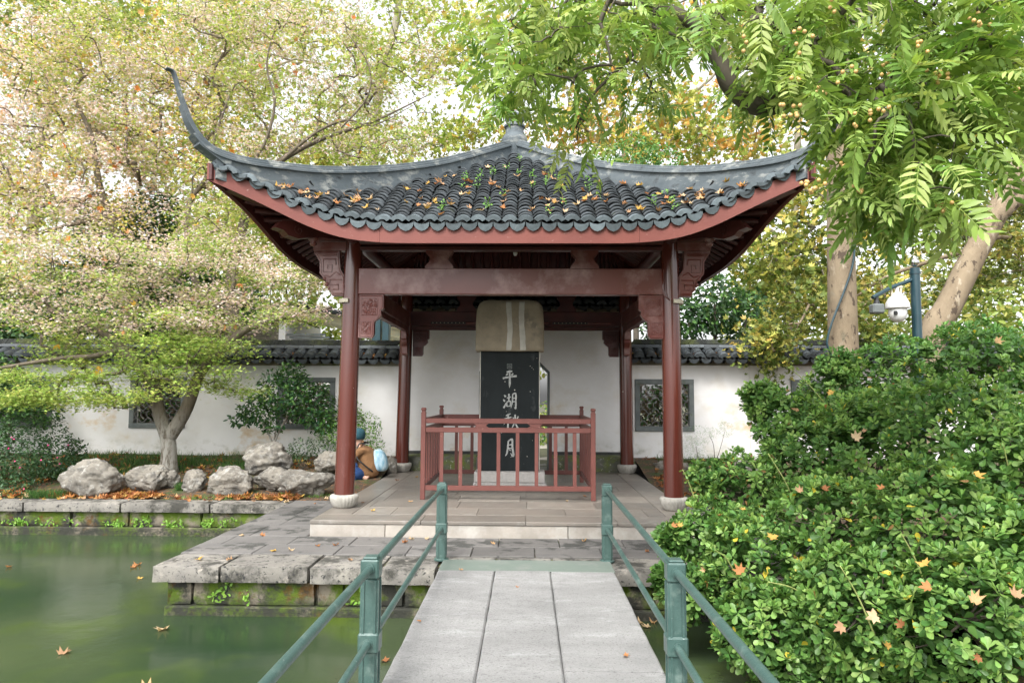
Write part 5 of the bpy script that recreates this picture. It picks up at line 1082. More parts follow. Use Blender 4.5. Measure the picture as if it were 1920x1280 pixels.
# -- soapberry tree: upright trunk behind the shrub, long limbs reaching out over the water
LD = lambda *p: [at(q[0], q[1], D=q[2]) for q in p]
soT = ell
def ellD(px, py, rx, ry, D0, D1, n):
    out = []
    while len(out) < n:
        a, b = rnd.uniform(-1, 1), rnd.uniform(-1, 1)
        if a*a+b*b < 1: out.append(at(px+a*rx, py+b*ry, D=rnd.uniform(D0, D1)))
    return out
FT = ellD(975, 170, 30, 14, 4.7, 5.4, 6)+ellD(1560, 20, 150, 60, 4.2, 5.4, 26)+ellD(1200, -40, 300, 30, 4.6, 5.8, 26)+ellD(1750, -50, 250, 40, 3.8, 5, 24)+ellD(1000, 80, 100, 80, 4.4, 5.8, 46)+ellD(960, 150, 50, 30, 4.6, 5.6, 16)+ellD(1120, 30, 130, 50, 4.4, 5.8, 34)+ellD(1240, 60, 60, 40, 5.2, 6, 10)+ellD(1130, 140, 70, 50, 4.6, 5.8, 9)+ellD(1320, 40, 130, 50, 4.4, 6, 34)+ellD(1470, 90, 90, 80, 4.2, 5.8, 34)+ellD(1400, 160, 40, 35, 4.8, 5.8, 6)+ellD(1640, 190, 70, 60, 3.9, 5.0, 24)+ellD(1700, 110, 200, 110, 3.5, 5, 74)+ellD(1760, 240, 150, 90, 3.5, 4.8, 56)+ellD(1700, 315, 100, 50, 3.6, 4.6, 28)+ellD(1700, 360, 110, 34, 3.6, 4.5, 18)+ellD(1620, 350, 45, 28, 3.8, 4.6, 8)+ellD(1880, 100, 90, 100, 3.6, 5, 30)+ellD(2000, 200, 60, 150, 3.6, 5, 16)+ellD(1080, 235, 40, 40, 4.8, 5.6, 5)+ellD(1215, 170, 60, 60, 4.8, 6, 6)
sb, TS = tree('soapberry_tree', 'soapberry tree with a bare upright trunk and drooping feathery leaves hanging over the right eave', [
  ([np.array([5.42, 1.0, -.1]), *L((1582, 690, 1.0), (1579, 560, 1.0), (1576, 420, 1.0), (1574, 250, 1.0), (1572, 60, 1.0), (1570, -100, 1.0))], .245, .17),
  ([at(1572, 0, Y=1.0), at(1640, -160, D=9), at(1680, -180, D=7), at(1640, -20, D=5.8), at(1560, 110, D=5.3), at(1500, 165, D=5.1), at(1432, 200, D=5.0), at(1372, 165, D=5.0), at(1348, 110, D=5.0), at(1312, 55, D=5.05), at(1245, 18, D=5.1), at(1180, 30, D=5.1)], .12, .035),
  (LD((1262, 25, 5.1), (1210, 45, 5.1), (1195, 90, 5.1), (1160, 130, 5.15), (1110, 180, 5.2), (1080, 240, 5.3)), .022, .008),
  (LD((1340, 95, 5.0), (1310, 20, 5.0), (1290, -40, 5.0)), .02, .012),
  ([at(1680, -180, D=7), at(1760, -80, D=5), at(1760, 60, D=4.3), at(1700, 180, D=4.1), at(1640, 280, D=4.1)], .07, .015),
  (LD((1245, 18, 5.1), (1120, -10, 5.1), (1020, 30, 5.1), (960, 90, 5.1)), .03, .01),
 ], FT, BARKD, r_tip=.0042)
bpy.data.objects[sb.name].children[0].data.materials[0] = BARKD
# its big upright trunk keeps the pale flaking bark: a bark sleeve 3 mm proud
mb = MB(); mb.tube(curve([np.array([5.42, 1.0, -.12]), *L((1582, 690, 1.0), (1579, 560, 1.0), (1576, 420, 1.0), (1574, 250, 1.0), (1572, 60, 1.0))], 6), [.255-.0023*i for i in range(31)], 18); mb.build('flaking_bark', BARKP, sb, smooth=True)
mb = MB(); mb.tube(curve(L((1597, 300, .72), (1600, 420, .70), (1598, 500, .72), (1555, 620, .72), (1556, 660, .72), (1590, 720, .8)), 6), .018, 6); mb.build('cable', POLE, sb, smooth=True)
def frond_geo(seed, n=8, Lr=.34):
    r = random.Random(seed); V, F = LT['leaflet']; VV = []; FF = []; CC = []
    def axis(t): return np.array([.05*math.sin(t*2.2+seed), Lr*t*(1-.12*t), -.15*t*t*(1+.3*math.sin(seed))])
    base = [(.21, .33, .075), (.27, .39, .09), (.14, .255, .05), (.36, .44, .14)][seed % 4]
    for i in range(n):
        t = .2+.8*i/(n-1); p = axis(t)
        for s in (-1, 1):
            ll = (.105 if 1 < i < n-2 else .085)*r.uniform(.88, 1.12); a = s*(math.radians(68)-.35*t)+r.gauss(0, .08); dro = -.28-.25*r.random(); ro = r.gauss(0, .35)
            M = Matrix.Translation(p) @ Matrix.Rotation(-a, 4, 'Z') @ Matrix.Rotation(dro, 4, 'X') @ Matrix.Rotation(ro, 4, 'Y') @ Matrix.Scale(ll, 4); A = np.array(M)
            k = len(VV); VV += list(V @ A[:3, :3].T+A[:3, 3]); FF += [tuple(j+k for j in f) for f in F]; c = np.array(base)*r.uniform(.8, 1.25); CC += [c]*len(V)
    pr = [axis(t) for t in np.linspace(0, 1, 6)]
    for a, b in zip(pr, pr[1:]):
        k = len(VV); VV += [a+(.003, 0, 0), a-(.003, 0, 0), b-(.002, 0, 0), b+(.002, 0, 0), a+(0, 0, .004), b+(0, 0, .003)]; FF += [(k, k+1, k+2), (k, k+2, k+3), (k, k+3, k+5), (k, k+5, k+4)]; CC += [np.array([.30, .40, .10])]*6
    return np.array(VV), np.array(FF), np.array(CC)
FG = [frond_geo(s, 7+s % 3, .30+.02*(s % 4)) for s in range(10)]
FM = [mesh_from('leaf', v, f, LEAFG, False, c) for v, f, c in FG]
fr = []
for t in TS[2::3]:
    for k in range(3 if t[0] > 1 else 2):
        out = Vector((rnd.gauss(0, 1), rnd.gauss(0, 1)-.25, rnd.gauss(0, .35)-.28)).normalized(); p = Vector(t)+Vector((rnd.gauss(0, .07), rnd.gauss(0, .07), rnd.gauss(0, .06)))
        r_, f_, u_ = frame(out); M = Matrix(((r_.x, f_.x, u_.x, p.x), (r_.y, f_.y, u_.y, p.y), (r_.z, f_.z, u_.z, p.z), (0, 0, 0, 1))) @ Matrix.Rotation(rnd.gauss(0, .5), 4, 'Y') @ Matrix.Scale(rnd.uniform(.68, 1.02), 4)
        fr.append(((p-Vector(CAM)).length, rnd.randrange(10), M))
fr.sort(key=lambda q: q[0])
for d_, k, M in fr[:300]: inst(FM[k], 'leaf', sb, M)
Q = []; G = []; Cc = []; n = 0
for d_, k, M in fr[300:]:
    A = np.array(M); v, f, c = FG[k]; Q.append(v @ A[:3, :3].T+A[:3, 3]-WL[sb.name]); G.append(f+n); Cc.append(c); n += len(v)
o = bpy.data.objects.new('far_leaves', mesh_from('far_leaves', np.concatenate(Q), np.concatenate(G), LEAFG, False, np.concatenate(Cc))); link(o, sb, WL[sb.name]); tag(o, kind='stuff')
mbr = MB(); mbr.lathe([(0, -.0115), (.007, -.009), (.0115, 0), (.007, .009), (0, .0115)], (0, 0, 0), 10); MBER = mbr.mesh('berry', FRUIT, smooth=True)
for px, py, n in ((1490, 65, 3), (1512, 75, 3), (1560, 12, 3), (1482, 148, 4), (1580, 140, 4), (1540, 170, 6), (1480, 205, 8), (1640, 215, 6), (1735, 78, 5), (1600, 225, 4), (1850, 30, 6), (1838, 38, 4), (1720, 122, 5), (1770, 140, 7), (1660, 128, 4), (1515, 346, 6), (1527, 352, 4), (1575, 305, 3), (1770, 388, 6), (1690, 180, 4), (1393, 80, 3), (1900, 170, 4), (1600, 360, 4)):
    q = at(px, py, D=rnd.uniform(3.5, 3.9)); 
    for k in range(n): inst(MBER, 'berry', sb, Matrix.Translation(q+np.array([rnd.gauss(0, .025), rnd.gauss(0, .025), rnd.gauss(0, .022)])))
# -- dark evergreens behind the wall and a rounded crown behind the ridge
def shrub(name, label, ells, per_m2, size, pals, kind='oval', stems=None, mat_=None, cat='shrub', base=None, inner=.5, gname='foliage'):
    """ells: (centre, radii); leaves on and inside a lumpy union"""
    c0 = np.array(ells[0][0]); root = empty(name, base if base is not None else (c0[0], c0[1], max(c0[2]-ells[0][1][2], -.6)), label, cat)
    P_ = []; N_ = []
    for c, r in ells:
        c = np.array(c); r = np.broadcast_to(np.array(r, float), (3,)); n = int(per_m2*4*math.pi*(r.mean()**2)); u = rng.normal(size=(n, 3)); u /= np.linalg.norm(u, axis=1, keepdims=True)
        lump = np.array([1+.22*noise.noise(Vector(q*2.3+c)) for q in u]); rad = lump*(1-np.abs(rng.normal(0, .10, n))); m = rng.random(n) < .25; rad[m] *= rng.uniform(inner, 1, m.sum())
        P_.append(c+u*r*rad[:, None]); N_.append(u)
    P_ = np.concatenate(P_); N_ = np.concatenate(N_); n = len(P_); nr = N_*.8+rng.normal(0, .55, (n, 3)); nr[:, 2] += .5; c = np.zeros((n, 3)); pi = rng.integers(0, len(pals), n)
    for i in range(len(pals)): c[pi == i] = pick(pals[i], int((pi == i).sum()), .2)
    sp = N_+rng.normal(0, .6, N_.shape)
    leaves(gname, kind, P_, rotmats(nr, sp), size*rng.uniform(.7, 1.2, n), c, mat_ or LEAFG, root)
    if stems:
        mb = MB()
        for s, r in stems: mb.tube(curve(s, 4), list(np.linspace(r, r*.4, (len(s)-1)*4+1)), 6)
        mb.build('stems', BARKD, root, smooth=True)
    return root, P_, N_
def E1(px, py, rpx, Y, sq=1.): p = at(px, py, Y=Y); r = rpx*(Y-CAM[1])/FPX; return (p, (r, r*.9, r*sq))
def stem_to(e, x=None): c, r = e; return [(x or c[0], c[1], 0), (c[0]*.5+(x or c[0])*.5, c[1], c[2]*.5), tuple(c)]
for lab, es in (('dark glossy evergreen behind the wall at the far left, under the maple branches', [E1(60, 640, 90, 3.9), E1(-40, 600, 90, 4.2), E1(120, 560, 70, 4.2), E1(230, 590, 60, 4.4)]),
                ('dark evergreen between the maple trunks, above the wall', [E1(200, 440, 60, 5.2), E1(290, 400, 45, 5.4), E1(330, 520, 70, 5.0), E1(260, 520, 60, 5.0)]),
                ('dark evergreen shading the gap left of the front left column', [E1(430, 570, 60, 5.4, .9), E1(360, 600, 50, 5.2)]),
                ('dark evergreen mass just right of the roof, above the wall', [E1(1340, 570, 55, 4.6), E1(1290, 600, 45, 4.4), E1(1400, 600, 55, 5.2), E1(1235, 615, 30, 4.3)])):
    b = es[0][0].copy(); b[2] = 0
    r_, P_, N_ = shrub('evergreen_tree', lab, es, 260, .13, [DKG, MDG, DKG], 'oval', [(stem_to(e, es[0][0][0]), .06) for e in es], cat='tree', base=b)
e = [E1(1190, 300, 50, 7.5), E1(1240, 315, 45, 7.5), E1(1140, 325, 40, 7.5)]; b = e[0][0].copy(); b[2] = 0
shrub('evergreen_tree', 'small round-topped green tree peeping over the ridge right of the apex', e, 160, .11, [MDG, [(.16, .32, .10), (.12, .26, .08)]], 'oval', [([b, e[0][0]*[1, 1, .5], e[0][0]], .1)], cat='tree', base=b)
for i, (px, py, r, Y, pl, lab) in enumerate(((620, 620, 90, 13, LIME, 'bright yellow-green bush far behind the brick house'), (-120, 560, 160, 15, PLG, 'green tree crown far beyond the left end of the wall'), (900, 560, 160, 16, PLG, 'green bush seen under the roof beyond the gate wall'), (1500, 590, 110, 17, PLG, 'far olive-green bush right of the pavilion'), (1750, 600, 130, 16, PLG, 'far olive-green bush behind the leaning tree'), (2000, 560, 160, 14, PLG, 'far green bush at the right edge'), (300, 560, 150, 18, PLG, 'far green bush behind the left maples'), (1060, 800, 60, 9.5, MDG, 'green bush beyond the eight-sided doorway'))):
    e = [E1(px, py, r, Y), E1(px+r*.7, py+20, r*.8, Y+1), E1(px-r*.7, py+20, r*.8, Y-.6)]; b = e[0][0].copy(); b[2] = 0
    shrub('far_bush', lab, e, 22 if Y > 10 else 90, .26 if Y > 10 else .14, [pl, PLG], 'oval', [([b, e[0][0]*[1, 1, .6], e[0][0]], .1)], base=b, mat_=LEAF)
for px, lab in ((40, 'dark shrub glimpsed through the leftmost lattice window'), (300, 'dark shrub glimpsed through the lattice window behind the maple trunk'), (600, 'dark shrub glimpsed through the lattice window by the camellia tree'), (1245, 'dark shrub glimpsed through the lattice window right of the pavilion'), (1520, 'dark shrub glimpsed through the lattice window behind the big shrub')):
    e = [E1(px, 790, 60, 4.3), E1(px+40, 750, 55, 4.5), E1(px-40, 750, 55, 4.4)]; b = e[0][0].copy(); b[2] = 0
    shrub('evergreen_shrub', lab, e, 110, .13, [DKG, [(.09, .07, .05), (.12, .09, .06)]], 'oval', [([b, e[0][0], e[1][0]], .04), ([b+[.1, 0, 0], e[2][0], e[2][0]+[0, 0, .5]], .04)], base=b)
# -- planting in the left bed
cam_e = [E1(60, 850, 80, .6, .9), E1(0, 860, 90, .3, .9), E1(110, 860, 45, .7, .9), E1(20, 920, 45, -.1, .6), E1(-90, 850, 90, .3), E1(140, 845, 22, 1.)]
cb_, P_, N_ = shrub('flowering_bush', 'low dark green bush with magenta flowers at the left edge', cam_e, 420, .055, [DKG, [(.05, .11, .05), (.08, .15, .07)]], 'oval', base=(-7.6, .5, -.15))
k = [i for i in range(len(P_)) if N_[i][1] < -.3 and N_[i][2] > -.3]; petal = _star([0, 72, 144, 216, 288], .22, [.6]*5)
flm = mesh_from('flower', petal[0]*.028, petal[1], mat('magenta_petal', (.62, .03, .22), (.5, .03, .16), 9, .6, 0))
for px, py, Y in ((92, 833, .2), (75, 876, .1), (41, 877, .0), (29, 868, 0), (17, 845, -.1), (118, 857, .4), (125, 868, .3), (68, 900, -.1), (139, 831, .6), (35, 828, .0), (22, 822, 0)):
    e_ = min(P_[k], key=lambda q: sum((np.array(q)-at(px, py, Y=Y))**2)); inst(flm, 'flower', cb_, Matrix.Translation(Vector(e_)+Vector((0, -.04, .02))) @ Matrix.Rotation(rnd.uniform(.5, 1.3), 4, 'X') @ Matrix.Rotation(rnd.uniform(0, 3), 4, 'Z'))
shrub('evergreen_bush', 'tall dark leafy bush in front of the leftmost lattice window', [E1(40, 745, 55, 2.1, .8), E1(-20, 720, 60, 2.0), E1(85, 770, 30, 2.1), E1(-60, 780, 80, 1.9)], 300, .085, [DKG, MDG, DKG], 'oval', [([(-9.3, 2.1, 0), (-9.3, 2.1, .6), (-9.3, 2.1, 1.3)], .03)], base=(-9.3, 2.1, .15))
ct = [E1(535, 735, 52, 1.9, .85), E1(490, 765, 42, 1.8, .7), E1(580, 755, 48, 1.9, .8), E1(545, 705, 28, 1.9), E1(450, 788, 20, 1.7, .5), E1(600, 790, 30, 1.9, .8), E1(510, 800, 20, 1.8, .6)]
fk = at(512, 836, Y=1.8); g_ = fk.copy(); g_[2] = .15
cm, P_, N_ = shrub('camellia_tree', 'small dark-leaved camellia tree in front of the window beside the front left column', ct, 330, .085, [DKG, MDG, [(.04, .12, .05), (.08, .18, .08)]], 'oval', [([g_, fk, at(500, 805, Y=1.8), at(488, 780, Y=1.8)], .028), ([fk, at(525, 805, Y=1.8), at(545, 770, Y=1.85), at(560, 740, Y=1.9)], .026), ([fk, at(520, 790, Y=1.85), at(520, 750, Y=1.85)], .02)], cat='tree', base=g_)
cm.children[-1].data.materials[0] = BARKM
nd = [E1(650, 800, 36, 2.1, 1.1), E1(690, 800, 26, 2.0), E1(625, 815, 30, 1.9), E1(705, 835, 15, 1.9), E1(660, 770, 20, 2.1)]
shrub('nandina_bush', 'bright green feathery bush against the wall behind the front left column', nd, 560, .05, [MDG, [(.14, .28, .05), (.20, .34, .07)]], 'oval', [([at(655, 860, Y=2), at(655, 820, Y=2), at(650, 780, Y=2)], .01)], base=at(655, 866, Y=2.0))
sb2 = [E1(570, 840, 30, 1.4, .7), E1(545, 850, 20, 1.3, .7), E1(598, 835, 24, 1.5, .8)]
shrub('small_bush', 'small grey-green bush with thin stems between the holed rock and the column', sb2, 420, .045, [DKG, [(.12, .18, .11), (.16, .22, .13)]], 'oval', [([at(568, 880, Y=1.35), at(568+dx*.5, 862, Y=1.35), at(568+dx, 845, Y=1.35)], .007) for dx in (-24, -10, 4, 18, 30)], base=at(568, 880, Y=1.35))
fs = [E1(1310, 815, 26, 1.9, .7), E1(1300, 840, 24, 1.9, .8), E1(1335, 810, 14, 1.8, .6)]
shrub('feathery_shrub', 'small feathery green shrub beside the front right column at the wall', fs, 900, .045, [MDG, [(.10, .22, .04), (.16, .30, .06)]], 'blade', [([at(1340, 868, Y=1.8), at(1338, 835, Y=1.8), at(1330, 815, Y=1.8)], .007), ([at(1310, 868, Y=1.8), at(1305, 835, Y=1.8)], .007)], base=at(1315, 866, Y=1.9))
shrub('sprig', 'wispy upright sprig in front of the wall right of the feathery shrub', [E1(1362, 805, 15, 1.8, 1.), E1(1355, 795, 8, 1.8)], 1400, .04, [MDG], 'blade', [([at(1342, 868, Y=1.8), at(1352, 835, Y=1.8), at(1360, 805, Y=1.8)], .006)], base=at(1342, 868, Y=1.8))
# grass, litter and ferns (uncountable)
def grass(name, spots, n, h, cols, parent=None):
    pos = []
    for _ in range(n):
        cx, cy, rx, ry = spots[rnd.randrange(len(spots))]; x, y = cx+rnd.uniform(-rx, rx), cy+rnd.uniform(-ry, ry); pos.append((x, y, bedz(x, y)-.01))
    pos = np.array(pos); d = rng.normal(0, .45, (n, 3)); d[:, 2] = 1; d /= np.linalg.norm(d, axis=1, keepdims=True); side = rng.normal(size=(n, 3)); n_ = np.cross(d, side)
    leaves(name, 'blade', pos, rotmats(n_, d), h*rng.uniform(.6, 1.3, n), pick(cols, n, .25), LEAF, None, kind='stuff')
_bz = bedz
def bedz(x, y):
    return _bz(x, y)
grass('mondo_grass', [(-7.2, 2.1, .9, .5), (-5.0, 2.0, 1.2, .55), (-4.6, 1.5, .5, .3), (-7.0, .9, .6, .3), (-5.05, .25, .14, .12), (-6.9, -.3, .25, .1), (-6.2, 1.6, .8, .5), (-8.6, 1.5, 1.2, .9)], 11000, .12, [(.05, .13, .03), (.08, .18, .04), (.04, .10, .03), (.12, .20, .05)])
grass('bed_weeds', [(-3.35, -.05, .18, .14), (-4.4, -.28, .5, .06), (-2.95, -.12, .2, .1), (-7.9, -.3, .6, .15)], 700, .07, [(.12, .26, .04), (.20, .36, .07)])
grass('right_bed_grass', [(3.4, 2.2, .8, .4), (5, 1.6, 1., .6)], 1200, .12, [(.05, .11, .03), (.08, .15, .04)])
def litter(name, spots, n, zf, size=.055, cols=None, flat=.25, dz=.012, parent=None):
    pos = []
    for _ in range(n):
        cx, cy, rx, ry = spots[rnd.randrange(len(spots))]; x, y = cx+rnd.uniform(-rx, rx), cy+rnd.uniform(-ry, ry); pos.append((x, y, zf(x, y)+rnd.uniform(0, dz)))
    nr = rng.normal(0, flat, (n, 3)); nr[:, 2] = 1; m = rng.integers(0, 5, n); pos = np.array(pos)
    for k in range(1): leaves(name, 'plane', pos, rotmats(nr), size*rng.uniform(.6, 1.2, n), pick(cols, n, .25), LITTER, parent, kind='stuff')
DRY = [(.36, .15, .05), (.28, .10, .04), (.42, .22, .09), (.20, .08, .035), (.42, .27, .07)]
litter('leaf_litter', [(-7.3, -.25, 1.2, .13), (-5.2, -.28, 1.8, .1), (-3.6, -.25, .5, .1), (-5.7, .9, 1.2, .6), (-4.7, 1.8, 1.3, .6), (-7.4, 1.9, 1.2, .6), (-8.3, .2, .9, .4), (-5.9, -.1, .12, .3), (-5.55, -.2, .3, .12)], 900, bedz, .075, DRY, .35, .04)
litter('right_bed_litter', [(3.3, 1.6, 1., 1.), (4.5, 1.2, 1.5, 1.), (2.7, .4, .4, .8)], 320, bedz, .06, DRY)
litter('coping_leaf_litter', [(-4.6, YW-.2, 2.3, .10)], 130, lambda x, y: 2.06+(y-YW+.3)*.45, .055, DRY, .6, .02)
litter('coping_leaf_litter', [(4.2, YW-.2, 2., .10)], 60, lambda x, y: 2.10+(y-YW+.3)*.45, .05, DRY, .6, .02)
# -- wall sprigs on the quay
pos = []; 
for _ in range(60):
    if rnd.random() < .7: q = (rnd.choice([-7.0, -6.6, -6.2, -5.6, -5.2, -4.8, -4.3, -4.1])+rnd.gauss(0, .09), -.725, -.47+rnd.gauss(0, .035))
    else: q = (rnd.choice([-2.6, -1.3, -2.3, .3])+rnd.gauss(0, .07), -4.235, -.42+rnd.gauss(0, .05))
    for k in range(7): pos.append(np.array(q)+rng.normal(0, .02, 3)*[1, .3, 1])
pos = np.array(pos); nr = rng.normal(0, .5, (len(pos), 3)); nr[:, 1] -= 1; leaves('quay_ferns', 'obov', pos, rotmats(nr), .045, pick([(.18, .36, .05), (.26, .46, .08)], len(pos)), LEAF, None, kind='stuff')
# ================================================================== THE BIG SHRUB
BUSH = [(1330, 1010, 75, 5.6), (1292, 1105, 52, 5.2), (1395, 930, 80, 6.0), (1420, 1080, 110, 5.0), (1440, 1190, 95, 4.5), (1560, 1000, 120, 5.0), (1610, 1150, 130, 4.2), (1510, 870, 85, 6.1), (1470, 790, 62, 6.6), (1425, 748, 34, 6.8), (1570, 760, 75, 6.8), (1650, 850, 120, 5.6), (1680, 720, 90, 6.5), (1760, 1000, 140, 4.4), (1800, 1170, 150, 3.8), (1780, 830, 130, 5.2), (1820, 700, 100, 6.2), (1900, 900, 120, 4.6), (1910, 1080, 130, 4.0), (1610, 1270, 60, 4.2), (1325, 895, 32, 6.3), (1262, 1010, 30, 5.5), (1250, 1085, 22, 5.3), (2050, 850, 160, 5), (2070, 1120, 170, 4.0), (1570, 690, 35, 7.0), (1490, 1245, 40, 4.4), (1870, 700, 90, 6.4), (1930, 770, 90, 6.0), (1600, 790, 60, 6.3), (2120, 720, 130, 6.2), (2250, 950, 170, 5.2)]
bc = np.array([at(a, b, D=d+r*d/FPX*.7) for a, b, r, d in BUSH]); brd = np.array([r*d/FPX for a, b, r, d in BUSH])
sh = empty('pittosporum_shrub', (3.6, -4.6, -.6), 'huge glossy light green shrub filling the lower right beside the bridge', 'shrub')
PP = []; NN = []
for i in range(len(bc)):
    n = int(4*math.pi*brd[i]**2*170); u = rng.normal(size=(n, 3)); u /= np.linalg.norm(u, axis=1, keepdims=True)
    lump = np.array([1+.20*noise.noise(Vector(q*2.1)+Vector((i*3., 0, 0)))+.12*noise.noise(Vector(q*5.+i)) for q in u])
    p = bc[i]+u*(brd[i]*lump)[:, None]*(1-np.abs(rng.normal(0, .05, n)))[:, None]; keep = np.ones(n, bool)
    for j in range(len(bc)):
        if j != i: keep &= ((p-bc[j])**2).sum(1) > (brd[j]*.80)**2
    keep &= (u @ (bc[i]-CAM)/np.linalg.norm(bc[i]-CAM)) < .45
    PP.append(p[keep]); NN.append(u[keep])
PP = np.concatenate(PP); NN = np.concatenate(NN); keep = PP[:, 2] > ZW+.06; keep &= ~((PP[:, 0] < 1.02) & (PP[:, 2] < .6)); PP = PP[keep]; NN = NN[keep]
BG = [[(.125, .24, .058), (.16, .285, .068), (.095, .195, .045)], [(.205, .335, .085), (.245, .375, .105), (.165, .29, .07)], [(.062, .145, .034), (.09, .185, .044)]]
def rosettes(P_, N_, size=.064):
    """whorls of obovate leaves at the twig ends: returns per-leaf position, rotation, size, colour"""
    n = len(P_); ax = N_*.75+rng.normal(0, .33, (n, 3)); ax[:, 2] += .45; ax /= np.linalg.norm(ax, axis=1, keepdims=True)
    pos = []; R_ = []; sz = []; col = []
    h = rng.normal(size=(n, 3)); a = np.cross(ax, h); a /= np.linalg.norm(a, axis=1, keepdims=True); b = np.cross(ax, a); tone = rng.integers(0, 3, n); m_ = rng.uniform(.75, 1.15, n); upper = P_[:, 2] > 1.75
    for k in range(8):
        ring = k >= 5; th = 2*math.pi*k/(3 if ring else 5)+rng.normal(0, .25, n)+(.6 if ring else 0); el = (math.radians(58) if ring else math.radians(18))+rng.normal(0, .2, n)
        d = (a*np.cos(th)[:, None]+b*np.sin(th)[:, None])*np.cos(el)[:, None]+ax*np.sin(el)[:, None]; nn = ax*np.cos(el)[:, None]-(a*np.cos(th)[:, None]+b*np.sin(th)[:, None])*np.sin(el)[:, None]
        pos.append(P_+ax*(.012 if ring else -.004)+d*.006); R_.append(rotmats(nn+rng.normal(0, .15, (n, 3)), d)); sz.append(size*m_*(.72 if ring else 1)*rng.uniform(.8, 1.15, n))
        c = np.zeros((n, 3))
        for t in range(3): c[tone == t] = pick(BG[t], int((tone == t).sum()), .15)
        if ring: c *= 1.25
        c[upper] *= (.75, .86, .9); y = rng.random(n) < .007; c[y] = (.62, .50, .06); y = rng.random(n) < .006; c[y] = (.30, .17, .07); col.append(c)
    return pos, R_, sz, col
ORD = np.argsort(((PP-CAM)**2).sum(1)); near = ORD[:300]; rest = ORD[300:]
pos, R_, sz, col = rosettes(PP, NN); Vt, Ft = LT['obov']
for i in near:
    V = []; F = []; C_ = []
    for k in range(8):
        n = len(V); V += list((Vt*sz[k][i]) @ R_[k][i].T+pos[k][i]-PP[i]); F += [tuple(q+n for q in f) for f in Ft]; C_ += [col[k][i]]*len(Vt)
    o = bpy.data.objects.new('leaf_sprig', mesh_from('leaf_sprig', np.array(V), np.array(F), LEAFG, True, np.array(C_))); link(o, sh, PP[i])
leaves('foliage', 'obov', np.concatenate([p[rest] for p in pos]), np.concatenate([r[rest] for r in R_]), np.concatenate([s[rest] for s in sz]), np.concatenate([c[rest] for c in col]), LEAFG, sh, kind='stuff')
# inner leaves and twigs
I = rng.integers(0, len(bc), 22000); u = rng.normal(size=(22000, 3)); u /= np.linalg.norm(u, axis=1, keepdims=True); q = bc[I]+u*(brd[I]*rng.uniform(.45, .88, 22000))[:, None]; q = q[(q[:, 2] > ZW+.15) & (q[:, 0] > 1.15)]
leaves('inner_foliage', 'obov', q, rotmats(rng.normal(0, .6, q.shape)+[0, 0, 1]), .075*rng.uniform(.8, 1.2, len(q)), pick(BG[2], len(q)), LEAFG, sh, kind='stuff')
mb = MB()
for i in range(len(bc)):
    c = bc[i]; b0 = np.array([3.7+.35*(c[0]-3.7), -4.0+.4*(c[1]+4.0), -.35])
    mb.tube(curve([b0, (b0+c)/2+rng.normal(0, .1, 3)+[0, 0, .1], c], 5), list(np.linspace(.028, .012, 11)), 6)
    for k in range(7):
        u = rng.normal(size=3); u /= np.linalg.norm(u); u[1] = -abs(u[1]); mb.tube(curve([c, c+u*brd[i]*.5+rng.normal(0, .03, 3), c+u*brd[i]*.95], 3), list(np.linspace(.009, .003, 7)), 5)
mb.build('stems', BARKD, sh, smooth=True)
# long pale shoots
mb = MB(); SP = []
for a, b, c_, d_, D in ((1500, 960, 1440, 850, 5.6), (1640, 1190, 1575, 1060, 4.1), (1550, 760, 1480, 690, 6.6), (1310, 960, 1280, 880, 5.9), (1740, 1110, 1690, 1000, 4.2), (1900, 930, 1880, 830, 4.7), (1380, 1075, 1340, 1030, 5.0), (1530, 1130, 1440, 1090, 4.6)):
    p0, p1 = at(a, b, D=D), at(c_, d_, D=D-.1); pts = curve([p0, (p0+p1)/2+[0, 0, .03], p1], 6); mb.tube(pts, list(np.linspace(.006, .003, len(pts))), 5); SP += pts[4::2]
tag(mb.build('shoots', mat('pale_shoot', (.35, .38, .14), (.28, .33, .1), 9, .7, 0), sh, smooth=True), kind='stuff')
SP = np.array(SP); nr = rng.normal(0, .6, (len(SP)*2, 3)); leaves('shoot_leaves', 'obov', np.repeat(SP, 2, 0), rotmats(nr+[0, 0, .3]), .035, pick(BG[1], len(SP)*2), LEAFG, sh)
# ================================================================== FALLEN LEAVES
FCOL = [(.40, .18, .07), (.48, .30, .15), (.52, .38, .23), (.26, .11, .045), (.50, .31, .08), (.38, .23, .13)]
FLM = [mesh_from('fallen_leaf', PLANES[i % 5][0]*.075, PLANES[i % 5][1], LITTER, False, np.array([FCOL[i % 6]]*len(PLANES[i % 5][0]))) for i in range(30)]
def wh(p):
    d = np.array(p)-CAM; x = 960+FPX*(d @ CR)/(d @ CF); y = 640-FPX*(d @ CU)/(d @ CF)
    if p[2] > 2.5: return ', '+('left' if x < 760 else 'right' if x > 1180 else 'middle')+' of the slope, '+('high near the ridge' if y < 345 else 'low near the eave' if y > 385 else 'halfway up')
    if p[0] > 1.05: return ', '+('top' if y < 850 else 'bottom' if y > 1090 else 'middle')+' '+('left' if x < 1420 else 'right' if x > 1700 else 'centre')
    return ', left of the maple trunk' if x < 300 and p[1] > -1 else ', near the long stained rock' if x > 430 and p[1] > -1 and p[2] < -.05 else ''
def fallen(p, nrm, label, group, s=1., name='fallen_leaf', spin=None, m=None):
    n = Vector(nrm).normalized(); h = Vector((rnd.gauss(0, 1), rnd.gauss(0, 1), rnd.gauss(0, 1))); x = h.cross(n).normalized(); y = n.cross(x)
    M = Matrix(((x.x, y.x, n.x, p[0]), (x.y, y.y, n.y, p[1]), (x.z, y.z, n.z, p[2]), (0, 0, 0, 1))) @ Matrix.Scale(s*rnd.uniform(.6, 1.15), 4)
    return inst(m or FLM[rnd.randrange(30)], name, None, M, label=label+wh(p), cat='leaf', group=group)
k = 0
